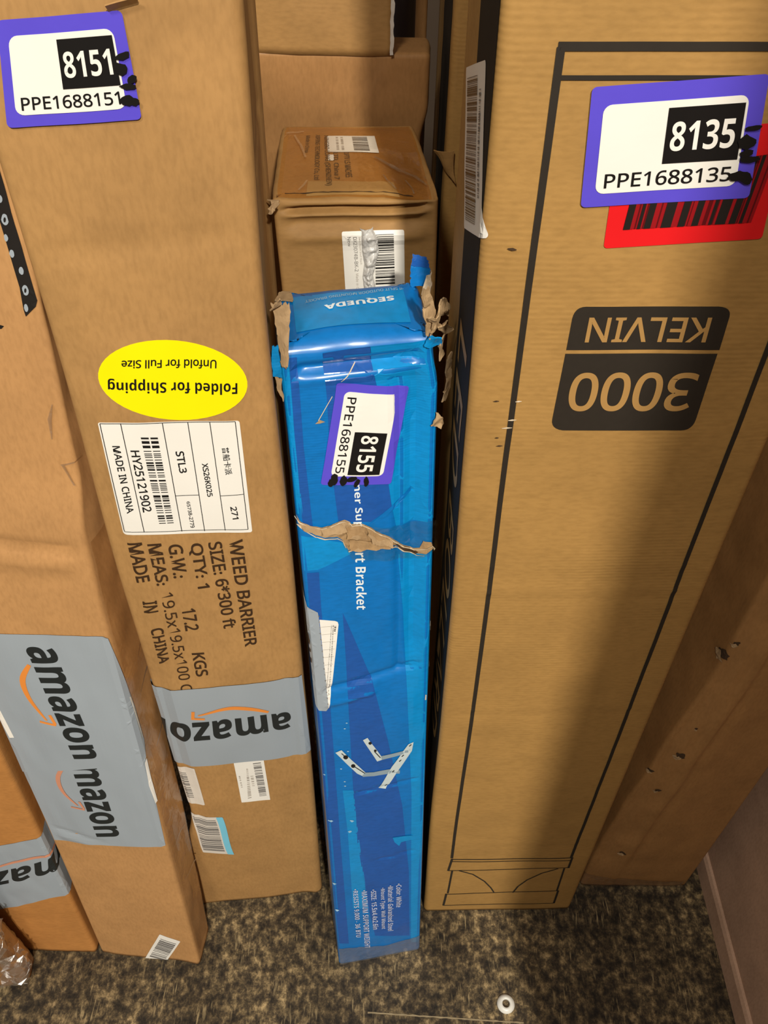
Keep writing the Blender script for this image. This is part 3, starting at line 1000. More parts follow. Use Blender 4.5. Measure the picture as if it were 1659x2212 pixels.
d.done('clear_tape', off=0.0008, step=0.006, lift=lambda a, b: 0.0006 * nz(a * 130, b * 70, 2, 4) + 0.0005)
for pl in ([(292, 1420), (305, 1350), (318, 1330)], [(298, 1500), (312, 1440), (330, 1400)], [(330, 1610), (345, 1560), (352, 1540)], [(372, 1830), (388, 1790), (396, 1780)], [(128, 880), (132, 920), (140, 965)], [(166, 985), (156, 1015), (170, 1050)], [(395, 1900), (415, 1860), (425, 1850)]):
    d = Decal(B, 'R')
    d.line(pl, 0.002, 'film_crease', 0, [0.0006, 0.0026, 0.0008])
    d.done('tape_crease', off=0.0022)
q = [B.px('R', *c) for c in ((262, 1175), (275, 1175), (285, 1235), (270, 1240))]
patch(B, 'R', [(c[0], c[1], 0.002 + 0.004 * (i % 2)) for i, c in enumerate(q)], (5, 9), 0.004, 8, M['torn_pale'], B.e, 'torn_paper', thick=0.0006, ragged=0.2, freq=200)

# ================================================================== CARTON C: orange carton behind B
C3 = at_floor(97, 2050)
def dispC(f, u, v):
    return 0.0015 * nz(u * 20, v * 8, 1, 9) + 0.0006 * nz(u * 70, v * 40, 1, 10)
Cb = Box(-0.4315, 0.3165, -0.02, 0.10, 0.0, 0.185, 0.06, 0.80, r=0.005, disp=dispC)
Cb.root('orange_cardboard_box', 'orange-brown carton behind the flat leaning carton, one grey logo tape near its foot', 'cardboard box')
Cb.mesh('carton', M['kraft_orange'], Cb.e)
def zF(x, y): return (x / 3.1067, 1500 + y / 3.1067)
d = Decal(Cb, 'F')
d.px([zF(-500, 1105), zF(0, 1012), zF(180, 978), zF(360, 950), zF(620, 900), zF(760, 1290), zF(500, 1342), zF(330, 1365), zF(120, 1420), zF(-400, 1520)], 'greytape', 0)
d.tpx('amazon', 'logo', zF(640, 1120), zF(-350, 1365), zF(-362, 1270), zF(632, 1030), 1, fat=0.012)
smile(d, [zF(520, 1110), zF(390, 1088), zF(230, 1090), zF(0, 1148), zF(-120, 1200)], 0.0040, [], 'orange_faint')
d.done('packing_tape', sub={'logo': ('logo', 'orange', 'orange_faint')}, off=0.0006)

# ================================================================== CARTON D: film-wrapped carton corner, lower left
def dispD(f, u, v):
    return 0.004 * nz(u * 40, v * 22, 1, 12) + 0.002 * nz(u * 120, v * 80, 1, 13)
Db = Box(-0.515, 0.2745, 0.02, 0.02, 0.01, 0.21, 0.034, 0.42, r=0.008, disp=dispD,
         tabs={'fr': [(0, 0.0, 0.006), (0.012, 0.0, 0.0), (0.02, 0.004, 0.001), (0.04, 0.006, 0.004), (0.09, -0.002, 0.004), (0.2, -0.004, 0.01), (0.42, -0.02, 0.02)],
               'br': [(0, -0.002, 0.0), (0.42, -0.02, 0.0)]})
Db.root('wrapped_cardboard_box', 'crumpled brown carton wrapped in shiny clear tape at the lower left corner', 'cardboard box')
Db.mesh('carton', M['kraft_dark'], Db.e, step=0.005)
d = Decal(Db, 'R')
s0 = Db.a + Db.L
d.add([(s0 - 0.06, 0.008), (s0 + 0.035, 0.008), (s0 + 0.035, 0.30), (s0 - 0.06, 0.30)], 'film_hazy', 0)
d.done('clear_tape', off=0.0016, step=0.005, lift=lambda a, b: 0.0016 * nz(a * 160, b * 90, 2, 4))

for k in range(7):
    p0, v0 = s0 - 0.02 + 0.009 * (k % 3), 0.012 + 0.022 * k
    patch(Db, 'R', [(p0 - 0.012, v0, 0.003), (p0 + 0.014, v0 - 0.004, 0.004), (p0 + 0.016, v0 + 0.026, 0.006), (p0 - 0.010, v0 + 0.03, 0.004)], (8, 8), 0.006, 300 + k, M['film_crease'], Db.e, 'crumpled_tape', thick=0, ragged=0.2, freq=130)
# ================================================================== CARTON F: middle carton with a taped top
def dispF(f, u, v):
    b = 0.0016 * nz(u * 18, v * 12, 1, 15) + 0.0005 * nz(u * 60, v * 60, 1, 16)
    if f == 'F':
        h = 0.827
        w = 0.004 * u / 0.06
        for dz, am, wd in ((0.0035, 0.0022, 0.0022), (0.0080, -0.0060, 0.0020), (0.0115, 0.0030, 0.0022), (0.0185, -0.0030, 0.0045), (0.029, 0.0020, 0.0045), (0.075, -0.001, 0.01), (0.10, 0.001, 0.01)):
            b += am * math.exp(-((v - (h - dz - 0.0008 * math.sin(u * 60) + w * 0.4)) / wd) ** 2)
    return b
def topF(X, Y):
    e = min(0.06 - abs(X), Y - 0.004, 0.128 - Y)
    return 0.0012 * nz(X * 30, Y * 30, 1, 17) - 0.010 * max(0, (X - 0.02) / 0.045) * max(0, (0.07 - Y) / 0.07) - 0.001 * math.exp(-(e / 0.004) ** 2)
Fb = Box(0.0003 * 0.95, 0.5424 * 0.95 - 0.0018, 0.0649, 0.0712, -0.0262, 0.1183, 0.134, 0.827, r=0.004, rt=0.004, disp=dispF, topdisp=topF,
         tabs={'br': [(0, -0.02, 0), (0.7, -0.004, 0), (0.827, -0.006, 0.0)], 'fr': [(0, -0.02, 0), (0.6, 0, 0), (0.827, 0.002, 0)], 'fl': [(0, 0.001, 0)], 'bl': [(0, 0.004, 0)]})
Fb.root('square_cardboard_box', 'brown carton directly behind the blue box, clear tape over its top', 'cardboard box')
Fb.mesh('carton', M['kraft_dull'], Fb.e, topmat=M['kraft_taped'], step=0.004, fine=(0.78, 0.0009))
def zG(x, y): return (580 + x / 4.3658, 270 + y / 4.3658)
d = Decal(Fb, 'T')
d.px([zG(375, 535), zG(1190, 545), zG(1205, 600), zG(1240, 690), zG(1190, 765), zG(1100, 790), zG(345, 770)], 'printkraft', 0)
d.done('paper_patch', off=0.0004)
d = Decal(Fb, 'T')
for t, q in (('Made in China', [(395, 110), (380, 270), (338, 268), (352, 108)]), ('XIPING TECHNOLOGY Co., Ltd', [(495, 105), (485, 525), (425, 525), (440, 100)]),
             ('NINGBO LONG (SHENZHEN)', [(575, 110), (605, 580), (535, 582), (520, 108)]), ('LTD. China 7', [(668, 268), (680, 520), (628, 520), (622, 268)]), ('DPTV LS MACHES', [(775, 268), (800, 500), (735, 502), (725, 268)])):
    d.tpx(t, 'brownink', *[zG(*p) for p in q], layer=1, bold=False, fat=0.015)
d.done('printed_text', off=0.0006)
d = Decal(Fb, 'T')
Q = d.quad(zG(560, 112), zG(1040, 112), zG(1072, 272), zG(566, 262))
d.rect(Q, 'white', 0, r=0.0006)
d.bars(Q, 'greyink', 1, n=18, seed=21, axis='b', box=(0.52, 0.06, 0.83, 0.92))
d.bars(Q, 'faint', 1, n=12, seed=22, axis='b', box=(0.28, 0.1, 0.33, 0.9))
d.bars(Q, 'faint', 1, n=12, seed=23, axis='b', box=(0.18, 0.1, 0.23, 0.9))
d.px([zG(566, 288), zG(622, 288), zG(632, 330), zG(615, 345), zG(570, 342)], 'white', 0)
d.done('barcode_sticker', sub={'barcode': ('greyink', 'faint')}, off=0.0008)
d = Decal(Fb, 'T')
d.add([(-0.052, 0.006), (0.053, 0.006), (0.053, 0.124), (-0.052, 0.124)], 'film', 0)
d.done('clear_tape', off=0.0018, step=0.004, lift=lambda a, b: 0.0008 * nz(a * 90, b * 60, 2, 24) + 0.0022 * max(0, math.sin((a * 0.5 + b) * 95 + 3 * nz(a * 30, b * 30, 1, 3))) ** 6 * max(0, min(1, (a + 0.0) / 0.03)))
d = Decal(Fb, 'F')
Q = d.quad(zG(690, 1003), zG(1278, 984), zG(1285, 1560), zG(728, 1600))
d.rect(Q, 'white', 0, r=0.0012)
d.bars(d.quad(zG(1005, 1030), zG(1180, 1022), zG(1192, 1500), zG(1010, 1510)), 'blackbox', 1, n=30, seed=31, axis='b')
d.tpx('New', 'greyink', zG(775, 1050), zG(778, 1140), zG(750, 1142), zG(742, 1052), bold=False, layer=1)
d.tpx('DX23074B-BK-2', 'greyink', zG(832, 1050), zG(850, 1375), zG(815, 1378), zG(798, 1052), bold=False, layer=1)
d.tpx('Made in China', 'faint', zG(850, 1395), zG(856, 1600), zG(832, 1602), zG(824, 1397), bold=False, layer=1)
d.tpx('Desk Mount Shelf Black', 'faint', zG(868, 1050), zG(885, 1310), zG(868, 1312), zG(852, 1052), bold=False, layer=1)
d.done('barcode_label', sub={'barcode': ('greyink', 'faint', 'blackbox')}, off=0.0005)
q = [Fb.px('F', *zG(*c)) for c in ((870, 975), (985, 960), (1050, 1180), (1000, 1530), (880, 1530), (890, 1240))]
bm = bmesh.new()                                                 # crumpled silver tape strip stuck over the label
def strip_at(t):
    keys = [(0, 858, 985, 962, 950), (0.08, 880, 985, 995, 975), (0.2, 880, 1025, 1075, 1060), (0.38, 885, 1040, 1180, 1180), (0.55, 905, 1015, 1300, 1290), (0.75, 890, 985, 1410, 1410), (1.0, 905, 1015, 1560, 1550)]
    for a, b in zip(keys, keys[1:]):
        if t <= b[0]:
            f = (t - a[0]) / (b[0] - a[0])
            return [a[i] + (b[i] - a[i]) * f for i in range(1, 5)]
g = []
for j in range(61):
    x0, x1, y0, y1 = strip_at(j / 60)
    row = []
    for i in range(15):
        f = i / 14
        p, v = Fb.px('F', *zG(x0 + (x1 - x0) * f, y0 + (y1 - y0) * f))
        hgt = 0.0012 + 0.006 * math.sin(math.pi * f) ** 0.7 * (0.55 + 0.45 * nz(j * 0.25, f * 3, 1, 2)) + 0.0014 * abs(nz(j * 0.22, i * 0.35, 3, 7))
        row.append(bm.verts.new(Fb.surf(p, v, hgt)))
    g.append(row)
for j in range(60):
    for i in range(14):
        bm.faces.new((g[j + 1][i], g[j + 1][i + 1], g[j][i + 1], g[j][i]))
bm_obj('crumpled_tape', bm, [M['silver']], Fb.e, smooth=False)
for (c, hh, sd) in (((600, 284, 598, 300), 0, 1),):
    pass
d = Decal(Fb, 'T')                                               # ragged crack along the lid
rq = random.Random(4)
tp = [(-0.050 + k * 0.0034, 0.0072 + 0.0005 * rq.uniform(-1, 1)) for k in range(28)]
d.stroke(tp, 0.001, 'cavity', 1, [0.0003 + 0.0010 * rq.random() for _ in tp])
d.done('torn_crack', off=0.0006)
for pl, w0 in (([(1020, 335), (1150, 405), (1260, 470), (1400, 525), (1500, 600)], 0.0042), ([(1250, 700), (1380, 745), (1520, 790)], 0.0022), ([(1490, 520), (1540, 600), (1565, 720)], 0.003),
               ([(1090, 500), (1130, 560), (1210, 640)], 0.0014), ([(1300, 560), (1350, 620), (1370, 680)], 0.0016), ([(235, 130), (300, 220), (350, 340)], 0.0022), ([(290, 650), (340, 600), (370, 560)], 0.0018), ([(110, 160), (170, 110), (330, 95)], 0.0022)):
    d = Decal(Fb, 'T')
    d.line([zG(*c) for c in pl], w0, 'film_crease', 0, [w0 * (0.4 + 0.6 * math.sin(math.pi * (k + 0.6) / (len(pl) + 0.2))) for k in range(len(pl))])
    d.done('tape_crease', off=0.0030, lift=lambda a, b: 0.0006 * nz(a * 200, b * 200, 1, 5))
q = [Fb.px('T', *c) for c in ((584, 440), (602, 440), (604, 460), (584, 466))]
patch(Fb, 'T', [(c[0], c[1], 0.002) for c in q], (6, 6), 0.004, 42, M['torn'], Fb.e, 'torn_corner', thick=0.0008, freq=160)

# ================================================================== CARTON E: open carton at the very back
def dispE(f, u, v):
    return 0.0016 * nz(u * 14, v * 9, 1, 45) + 0.0005 * nz(u * 60, v * 60, 1, 46)
YE = 0.725
ztop = at_y(842, 115, YE).z
xr = at_y(929, 150, YE).x
Eb = Box(xr - 0.10, YE, 0.0, 0.0, 0.0, 0.20, 0.045, ztop, r=0.005, disp=dispE,
         tabs={'fr': [(0, -0.006, 0), (ztop - 0.07, -0.006, 0), (ztop - 0.04, 0, 0), (ztop, 0, 0)]})
Eb.root('open_cardboard_box', 'brown carton at the back with its front flap standing up, between tall cartons', 'cardboard box')
Eb.mesh('carton', M['kraft_dark'], Eb.e)
xf = at_y(846, 60, YE).x - Eb.o.x
bm = bmesh.new()                                                 # upright flap, torn right edge
g = []
for j in range(29):
    v = ztop - 0.002 + j * 0.006
    row = []
    for i in range(41):
        f = i / 40
        xe = xf + 0.0014 * nz(j * 0.9, 1, 1, 50) + 0.0008 * nz(j * 2.3, 1, 1, 51)
        row.append(bm.verts.new((-0.10 + (xe + 0.10) * f, -0.0005 + 0.002 * nz(f * 4, j * 0.15, 1, 52) + 0.10 * 0.02 * j / 28, v)))
    g.append(row)
for j in range(28):
    for i in range(40):
        bm.faces.new((g[j][i], g[j][i + 1], g[j + 1][i + 1], g[j + 1][i]))
bmesh.ops.recalc_face_normals(bm, faces=bm.faces)
bmesh.ops.solidify(bm, geom=bm.faces[:], thickness=0.004)
bm_obj('top_flap', bm, [M['kraft_dull']], Eb.e)
bm = bmesh.new()                                                 # pale torn liner on the flap edge
g = []
for j in range(57):
    v = ztop + 0.0 + j * 0.003
    xe = xf + 0.0014 * nz(j * 0.45, 1, 1, 50)
    a = bm.verts.new((xe - 0.001, -0.0052, v)); b = bm.verts.new((xe + 0.0018 + 0.0012 * nz(j * 0.8, 3, 1, 54), -0.0042, v)); c = bm.verts.new((xe + 0.001, 0.003, v))
    g.append((a, b, c))
for (a, b, c), (a2, b2, c2) in zip(g, g[1:]):
    bm.faces.new((a, b, b2, a2)); bm.faces.new((b, c, c2, b2))
bm_obj('torn_edge', bm, [M['offwhite']], Eb.e, smooth=False)
bm = bmesh.new()                                                 # rim board along the lid
for k, (x0, x1, y0, y1, z0, z1) in enumerate(((xf, 0.097, 0.0, 0.004, ztop, ztop + 0.004),)):
    pass
bm.free()
# dark wrapped roll and pale upright strip behind it
def upright(name, label, cat, px0, px1, y, h, mat, depth, round_=False):
    a, b = at_y(px0, 60, y), at_y(px1, 60, y)
    bx = Box((a.x + b.x) / 2, y, 0, 0, 0, b.x - a.x, depth, h, r=min(0.012 if round_ else 0.003, (b.x - a.x) / 2.3), disp=lambda f, u, v: 0.002 * nz(u * 40, v * 10, 1, 55))
    bx.root(name, label, cat)
    bx.mesh('body', mat, bx.e, step=0.008)
    return bx
upright('wrapped_roll', 'blue-black wrapped roll standing behind the torn flap of the rear carton', 'roll', 838, 898, 0.83, 1.15, M['navy'], 0.05, True)
upright('corner_board', 'narrow pale brown upright board beside the dark roll at the back', 'board', 897, 922, 0.80, 1.15, M['kraft_dark'], 0.012)

# ================================================================== CARTON H: LED bollard carton, and its twin I behind
HC = [at_y(1100, y_, 0.376).z for y_ in (1283, 1530, 1230, 1815)]
def dispH(f, u, v):
    b = 0.0012 * nz(u * 10, v * 5, 1, 60) + 0.0004 * nz(u * 30, v * 40, 1, 61)
    if f == 'F':
        for v0, am in ((HC[0], 0.0014), (HC[1], 0.0009), (HC[2], 0.0006), (HC[3], 0.0005)):
            b += 0.5 * am * math.exp(-((v - v0) / 0.003) ** 2) - 0.4 * am * math.exp(-((v - v0 + 0.006) / 0.004) ** 2)
        b += 0.0018 * math.cos(u / 0.185 * math.pi) * math.sin(math.pi * min(1, v))
    return b
H = Box(0.1499, 0.3709, 0.0313, 0.0143, -0.0103, 0.1851, 0.148, 1.17, r=0.0055, disp=dispH,
        tabs={'fl': [(0, 0.0, 0), (0.25, -0.0015, 0), (0.45, 0.0, 0), (0.62, 0.0, 0), (0.76, -0.001, 0), (0.9, -0.002, 0), (1.17, -0.003, 0)]})
H.root('bollard_light_box', 'tall brown carton with a printed outline and dark badge, right of the blue box', 'cardboard box')
H.mesh('carton', M['kraft_fluted'], H.e)
def zH(x, y): return (900 + x / 2.1858, 640 + y / 2.1858)
def zI(x, y): return (900 + x / 2.1858, 1300 + y / 2.1858)
def zJ(x, y): return (940 + x / 2.3074, y / 2.3074)
d = Decal(H, 'F')                                               # printed outline of the lamp
def ln(pts, w0, w1=None, mat='charcoal'):
    P = [d.P(*q) for q in pts]
    w1 = w1 or w0
    d.stroke(P, w0, mat, 1, [w0 + (w1 - w0) * i / (len(P) - 1) for i in range(len(P))])
LT, LB = zJ(627, 232), (976, 1853)
RB = (1233, 1853)
ln([LT, (LT[0] + (LB[0] - LT[0]) * 0.5, (LT[1] + LB[1]) / 2), LB], 0.0036, 0.0030)
vt = d.P(*LT)[1]
pr = d.P(*RB)
d.stroke([(pr[0], pr[1]), (pr[0] + 0.0005, (pr[1] + vt) / 2), (pr[0], vt)], 0.0032, 'charcoal', 1)
d.stroke([d.P(*zJ(612, 229)), d.P(*zJ(1400, 229)), (pr[0] + 0.0016, d.P(*zJ(1640, 229))[1])], 0.0036, 'charcoal', 1)
d.stroke([d.P(*zJ(620, 385)), d.P(*zJ(1300, 385)), (pr[0], d.P(*zJ(1640, 385))[1])], 0.002, 'charcoal', 1)
ln([zI(165, 1215), zI(737, 1207)], 0.0016)
ln([zI(165, 1225), zI(733, 1219)], 0.0013)
ln([zI(168, 1212), zI(149, 1268)], 0.0026)
ln([zI(735, 1205), zI(716, 1255)], 0.0026)
ln([zI(149, 1268), zI(716, 1253)], 0.0013)
ln([zI(168, 1268), zI(147, 1374)], 0.0022)
ln([zI(697, 1256), zI(661, 1364)], 0.0022)
ln([zI(200, 1268), zI(265, 1285), zI(320, 1318), zI(350, 1348), zI(366, 1372)], 0.0018)
ln([zI(668, 1258), zI(590, 1280), zI(520, 1312), zI(478, 1342), zI(454, 1371)], 0.0018)
ln([zI(138, 1379), zI(670, 1362)], 0.0014)
ln([zI(140, 1377), zI(126, 1432)], 0.0026)
ln([zI(668, 1362), zI(647, 1421)], 0.0026)
ln([zI(126, 1432), zI(647, 1421)], 0.0013)
d.done('printed_outline', off=0.0003)
d = Decal(H, 'F')                                               # dark badge
def arcp(c0, c1, c2, n=6):
    return [((1 - t) ** 2 * c0[0] + 2 * t * (1 - t) * c1[0] + t * t * c2[0], (1 - t) ** 2 * c0[1] + 2 * t * (1 - t) * c1[1] + t * t * c2[1]) for t in [k / n for k in range(n + 1)]]
up_ = [(706, 253)] + arcp((734, 105), (748, 48), (800, 48)) + arcp((1425, 47), (1490, 50), (1476, 98)) + [(1429, 252)]
d.px([zH(*q) for q in up_], 'charcoal', 0)
lo_ = [(702, 270), (1420, 270)] + arcp((1318, 580), (1300, 632), (1245, 632)) + arcp((690, 632), (632, 625), (640, 580))
d.px([zH(*q) for q in lo_], 'charcoal', 0)
d.tpx('KELVIN', 'printkraft', zH(1362, 215), zH(792, 215), zH(815, 98), zH(1395, 98), 1, bold=False, fat=0.012)
d.tpx('3000', 'printkraft', zH(1278, 540), zH(703, 540), zH(738, 358), zH(1338, 358), 1, bold=False, fat=0.015)
d.done('printed_badge', sub={'lettering': ('printkraft',)}, off=0.0003)
d = Decal(H, 'F')                                               # red barcode label under the sticker
Q = d.quad((1338, 290), (1703, 262), (1645, 515), (1303, 536))
d.rect(Q, 'red', 0, r=0.002)
Qb = d.quad(zJ(1010, 850), zJ(1700, 760), zJ(1572, 1105), zJ(934, 1141))
d.rect(Qb, 'maroon', 1)
d.bars(Qb, 'darkred', 1.3, n=22, seed=33)
d.bars(Qb, 'maroon', 1.6, n=14, seed=37, box=(0.02, 0, 1, 1))
d.bars(Qb, 'black', 1.9, n=10, seed=41, box=(0.0, 0, 0.98, 1))
d.done('red_label', sub={'barcode': ('maroon', 'darkred', 'black')}, off=0.0005)
SC2 = [blob(0.955, 0.60, 0.05, 0.022, 0.1, 21), blob(0.925, 0.49, 0.05, 0.06, 0.3, 22), blob(0.955, 0.345, 0.06, 0.03, -0.1, 23), blob(0.935, 0.40, 0.04, 0.03, 0.5, 26), blob(0.905, 0.21, 0.06, 0.04, 0.2, 24), blob(0.955, 0.185, 0.035, 0.06, 0.4, 25)]
id_sticker(H, 'F', ((1278, 186), (1661, 157), (1616, 425), (1253, 446)), '8135', 'PPE1688135', SC2)
for x, y, l, mt in ((375, 491, 28, 'cavity'), (480, 492, 30, 'torn_pale'), (450, 580, 40, 'torn_pale'), (425, 617, 50, 'torn_pale'), (390, 702, 30, 'cavity'), (378, 664, 18, 'cavity')):
    d = Decal(H, 'F')
    d.line([zH(x - l / 2, y + 2), zH(x, y), zH(x + l / 2, y - 1)], 0.0011, mt, 2, [0.0003, 0.0012, 0.0003])
    d.done('scuff_mark', off=0.0004)
d = Decal(H, 'F')
d.line([zJ(360, 1235), zJ(385, 1238), zJ(405, 1241)], 0.0014, 'cavity', 2, [0.0006, 0.0016, 0.0004])
d.done('scuff_mark', off=0.0004)
def stripe_on(box, y0, y1, vt0, vt1, text_px=None):
    d = Decal(box, 'L')
    s0 = -(box.a + box.L - box.r)
    d.add([(s0 - y1, vt0), (s0 - y0, vt0), (s0 - y0, vt1), (s0 - y1, vt1)], 'stripe', 0)
    return d, s0
ya = -H.px('L', 1035, 516)[0] - (H.a + H.L - H.r)
yb = -H.px('L', 1004.8, 490)[0] - (H.a + H.L - H.r)
ya = 0.004
d, s0 = stripe_on(H, ya, yb, 0.0, 1.098)
vtx = H.px('L', 1000, 705)[1]
Qt = [(s0 - ya - 0.20 * (yb - ya), vtx), (s0 - ya - 0.20 * (yb - ya), vtx - 0.44), (s0 - yb + 0.20 * (yb - ya), vtx - 0.44), (s0 - yb + 0.20 * (yb - ya), vtx)]
d.text(Qt, 'LED BOLLARD', 'printkraft', 1, bold=False, fat=0.012)
d.done('printed_stripe', off=0.0003)
d = Decal(H, 'L')                                               # barcode label on the side
Q = d.quad((1009, 146), (1052, 129), (1041, 516), (1004.5, 492))
d.rect(Q, 'white', 0, r=0.003)
d.bars(Q, 'blackbox', 1, n=62, seed=71, axis='b', box=(0.12, 0.05, 0.70, 0.93))
d.bars(Q, 'greyink', 1, n=40, seed=72, axis='b', box=(0.78, 0.22, 0.86, 0.85))
d.done('barcode_label', sub={'barcode': ('greyink', 'faint', 'blackbox')}, off=0.0006)

p980 = at_y(978, 60, 0.705)
Ib = Box(p980.x + 0.0925 + 0.003, 0.705, 0.03, 0.0, -0.003, 0.185, 0.148, 1.17, r=0.0055, disp=dispH)
Ib.root('bollard_light_box', 'second brown carton with a dark side stripe, half hidden behind the printed lamp carton', 'cardboard box')
Ib.mesh('carton', M['kraft_fluted'], Ib.e, step=0.01)
d, s0 = stripe_on(Ib, 0.016, 0.085, 0.0, 1.098)
d.done('printed_stripe', off=0.0003)
q = [Ib.px('F', *c) for c in ((958, 326), (978, 322), (984, 395), (964, 362))]
patch(Ib, 'F', [(c[0], c[1], 0.004 + 0.006 * (i == 0)) for i, c in enumerate(q)], (6, 10), 0.003, 75, M['kraft_dull'], Ib.e, 'torn_flap', thick=0.0008)

# ================================================================== CARTON J: battered carton at right by the wall
JW, JU, JD = 0.130, -0.031, 0.012
def dispJ(f, u, v):
    b = 0.0
    if f == 'F':
        lin0 = JD * (0.5 - JU / JW)
        b = JD * (0.5 - u / JW) if u >= JU else lin0 * (u + JW / 2) / (JU + JW / 2)
        b += 0.0016 * math.exp(-((u - JU) / 0.003) ** 2) - 0.0022 * math.exp(-((u - JU - 0.009) / 0.004) ** 2)
        b += 0.0012 * math.exp(-((u - JU + 0.018) / 0.003) ** 2)
        b += 0.0025 * nz(u * 50, v * 22, 1, 82) * math.exp(-((u - JU + 0.01) / 0.016) ** 2)
    return b * max(0.12, min(1.0, v / 0.10)) + 0.0018 * nz(u * 16, v * 7, 1, 80) + 0.0008 * nz(u * 60, v * 30, 1, 81)
Jb = Box(0.3265, 0.3995, 0.01, 0.0, 0.0, JW, 0.20, 0.95, r=0.004, disp=dispJ,
         tabs={'fl': [(0, -0.002, 0.004), (0.04, 0.0, JD * 0.6), (0.1, 0.004, JD), (0.2, 0.009, JD), (0.31, 0.019, JD), (0.5, 0.034, JD), (0.95, 0.040, JD)],
               'fr': [(0, 0.004, 0.004), (0.03, 0.0, 0.0), (0.95, -0.004, 0)]})
Jb.root('battered_cardboard_box', 'battered brown carton with a crushed torn corner, in the shade by the right wall', 'cardboard box')
Jb.mesh('carton', M['kraft_dark'], Jb.e, step=0.005)
for i, (x, y, w_) in enumerate(((1545, 1425, 0.012), (1575, 1395, 0.006), (1465, 1635, 0.009), (1402, 1668, 0.006), (1345, 1843, 0.007), (1418, 1708, 0.006), (1497, 1577, 0.003))):
    q = Jb.px('F', x, y)
    rj = random.Random(90 + i)
    d = Decal(Jb, 'F')
    def rag(cx, cy, r_, n=13):
        return [(cx + r_ * (0.55 + 0.75 * rj.random()) * 0.8 * math.cos(2 * math.pi * k / n), cy + r_ * (0.55 + 0.75 * rj.random()) * 0.7 * math.sin(2 * math.pi * k / n)) for k in range(n)]
    d.add(rag(q[0], q[1], w_ * 0.75), 'cavity', 0)
    d.done('torn_hole', off=0.0004)
    d = Decal(Jb, 'F')
    d.add(rag(q[0] - 0.3 * w_, q[1] - 0.35 * w_, w_ * 0.62), 'torn', 0)
    d.done('torn_paper', off=0.0006, lift=lambda a, b: 0.0008 + 0.001 * nz(a * 300, b * 300, 1, i))
d = Decal(Jb, 'F')
d.add([(-0.075, 0.004), (0.058, 0.004), (0.058, 0.026), (-0.075, 0.032)], 'film_hazy', 0)
d.done('clear_tape', off=0.0012, step=0.005, lift=lambda a, b: 0.0012 * nz(a * 120, b * 120, 2, 4))

# ================================================================== CARTON G: blue bracket box
GH = 0.803
def dispG(f, u, v):
    b = 0.0014 * nz(u * 26, v * 10, 1, 100) + 0.0005 * nz(u * 70, v * 50, 1, 101)
    if f == 'F':
        def cr(x0, v0, x1, v1, am, wd):
            t = (u - x0) / (x1 - x0)
            vv = v0 + (v1 - v0) * t
            k = max(0.0, min(1.0, t * 6 + 0.5, (1 - t) * 6 + 0.5))
            return am * math.exp(-((v - vv) / wd) ** 2) * k
        b -= cr(-0.05, GH - 0.020, 0.05, GH - 0.017, 0.0055, 0.0035)
        b += cr(-0.05, GH - 0.027, 0.05, GH - 0.024, 0.0015, 0.003)
        b += cr(-0.05, GH - 0.002, 0.05, GH + 0.001, 0.0040, 0.007)
        b -= cr(-0.05, 0.485, 0.05, 0.505, 0.0035, 0.004)
        b += cr(-0.05, 0.468, 0.0, 0.478, 0.002, 0.003)
        b -= cr(-0.02, 0.335, 0.05, 0.345, 0.0014, 0.0022)
        b -= cr(0.0, 0.215, 0.05, 0.222, 0.0008, 0.002)
        if v > 0.50 and u > 0.022:                       # dented right strip
            k = min(1, (v - 0.50) / 0.03) * min(1, (GH - 0.02 - v) / 0.03) if v < GH - 0.02 else 0
            b -= 0.0055 * min(1, (u - 0.022) / 0.012) * max(0, k)
        b -= 0.0022 * math.exp(-((u - 0.0225) / 0.0022) ** 2) * (1 if 0.50 < v < GH - 0.03 else 0)
    return b
def topG(X, Y):
    return 0.0025 * math.cos(X * 28) - 0.0025 + 0.0012 * nz(X * 40, Y * 40, 1, 102) - 0.004 * max(0, Y / 0.0625 - 0.6)
G = Box(0.0033, 0.3145, 0.1873, 0.1482, 0.0044, 0.0992, 0.066, GH, r=0.0038, rt=0.012, disp=dispG, topdisp=topG,
        tabs={'fl': [(0, 0, 0), (0.5, 0.001, 0), (0.7, -0.001, 0), (0.80, -0.002, 0)], 'fr': [(0, 0, 0), (0.76, 0, 0), (0.79, -0.004, 0), (0.803, -0.005, 0)]})
G.root('bracket_box', 'torn shiny blue carton leaning in the middle, white lettering and a small bracket picture', 'cardboard box')
G.mesh('carton', M['blue_mid'], G.e, step=0.0022)
def zK(x, y): return (540 + x / 3.4563, 560 + y / 3.4563)
def zL(x, y): return (600 + x / 3.5675, 1180 + y / 3.5675)
d = Decal(G, 'F')                                               # printed blue facets
e = G.a + 0.0035
d.px([zK(215, 790), zK(292, 800), zK(330, 1300), zK(395, 1905), zK(352, 1905), zK(300, 1450), zK(262, 1100)], 'blue_light', 0)
d.px([zK(292, 735), zK(350, 730), zK(400, 1400), zK(470, 2000), zK(395, 2000), zK(335, 1340)], 'blue_dark', 0)
d.px([zK(545, 700), zK(898, 650), zK(928, 870), zK(1008, 1500), zK(1058, 1850), zK(900, 1960), zK(660, 1960), zK(600, 1500)], 'blue_dark', 0)
d.px([zK(900, 650), zK(1330, 600), zK(1420, 560), zK(1430, 900), zK(1390, 1950), zK(1090, 1990), zK(1060, 1850), zK(1010, 1500), zK(930, 870)], 'blue_light', 0)
d.px([zK(880, 1985), zK(1200, 1690), zK(1200, 1720), zK(1000, 1930)], 'blue_mid', 1)
d.px([zL(205, 190), zL(180, -80), zL(500, -30), zL(560, 0), zL(560, 60), zL(310, 180)], 'blue_light', 0)
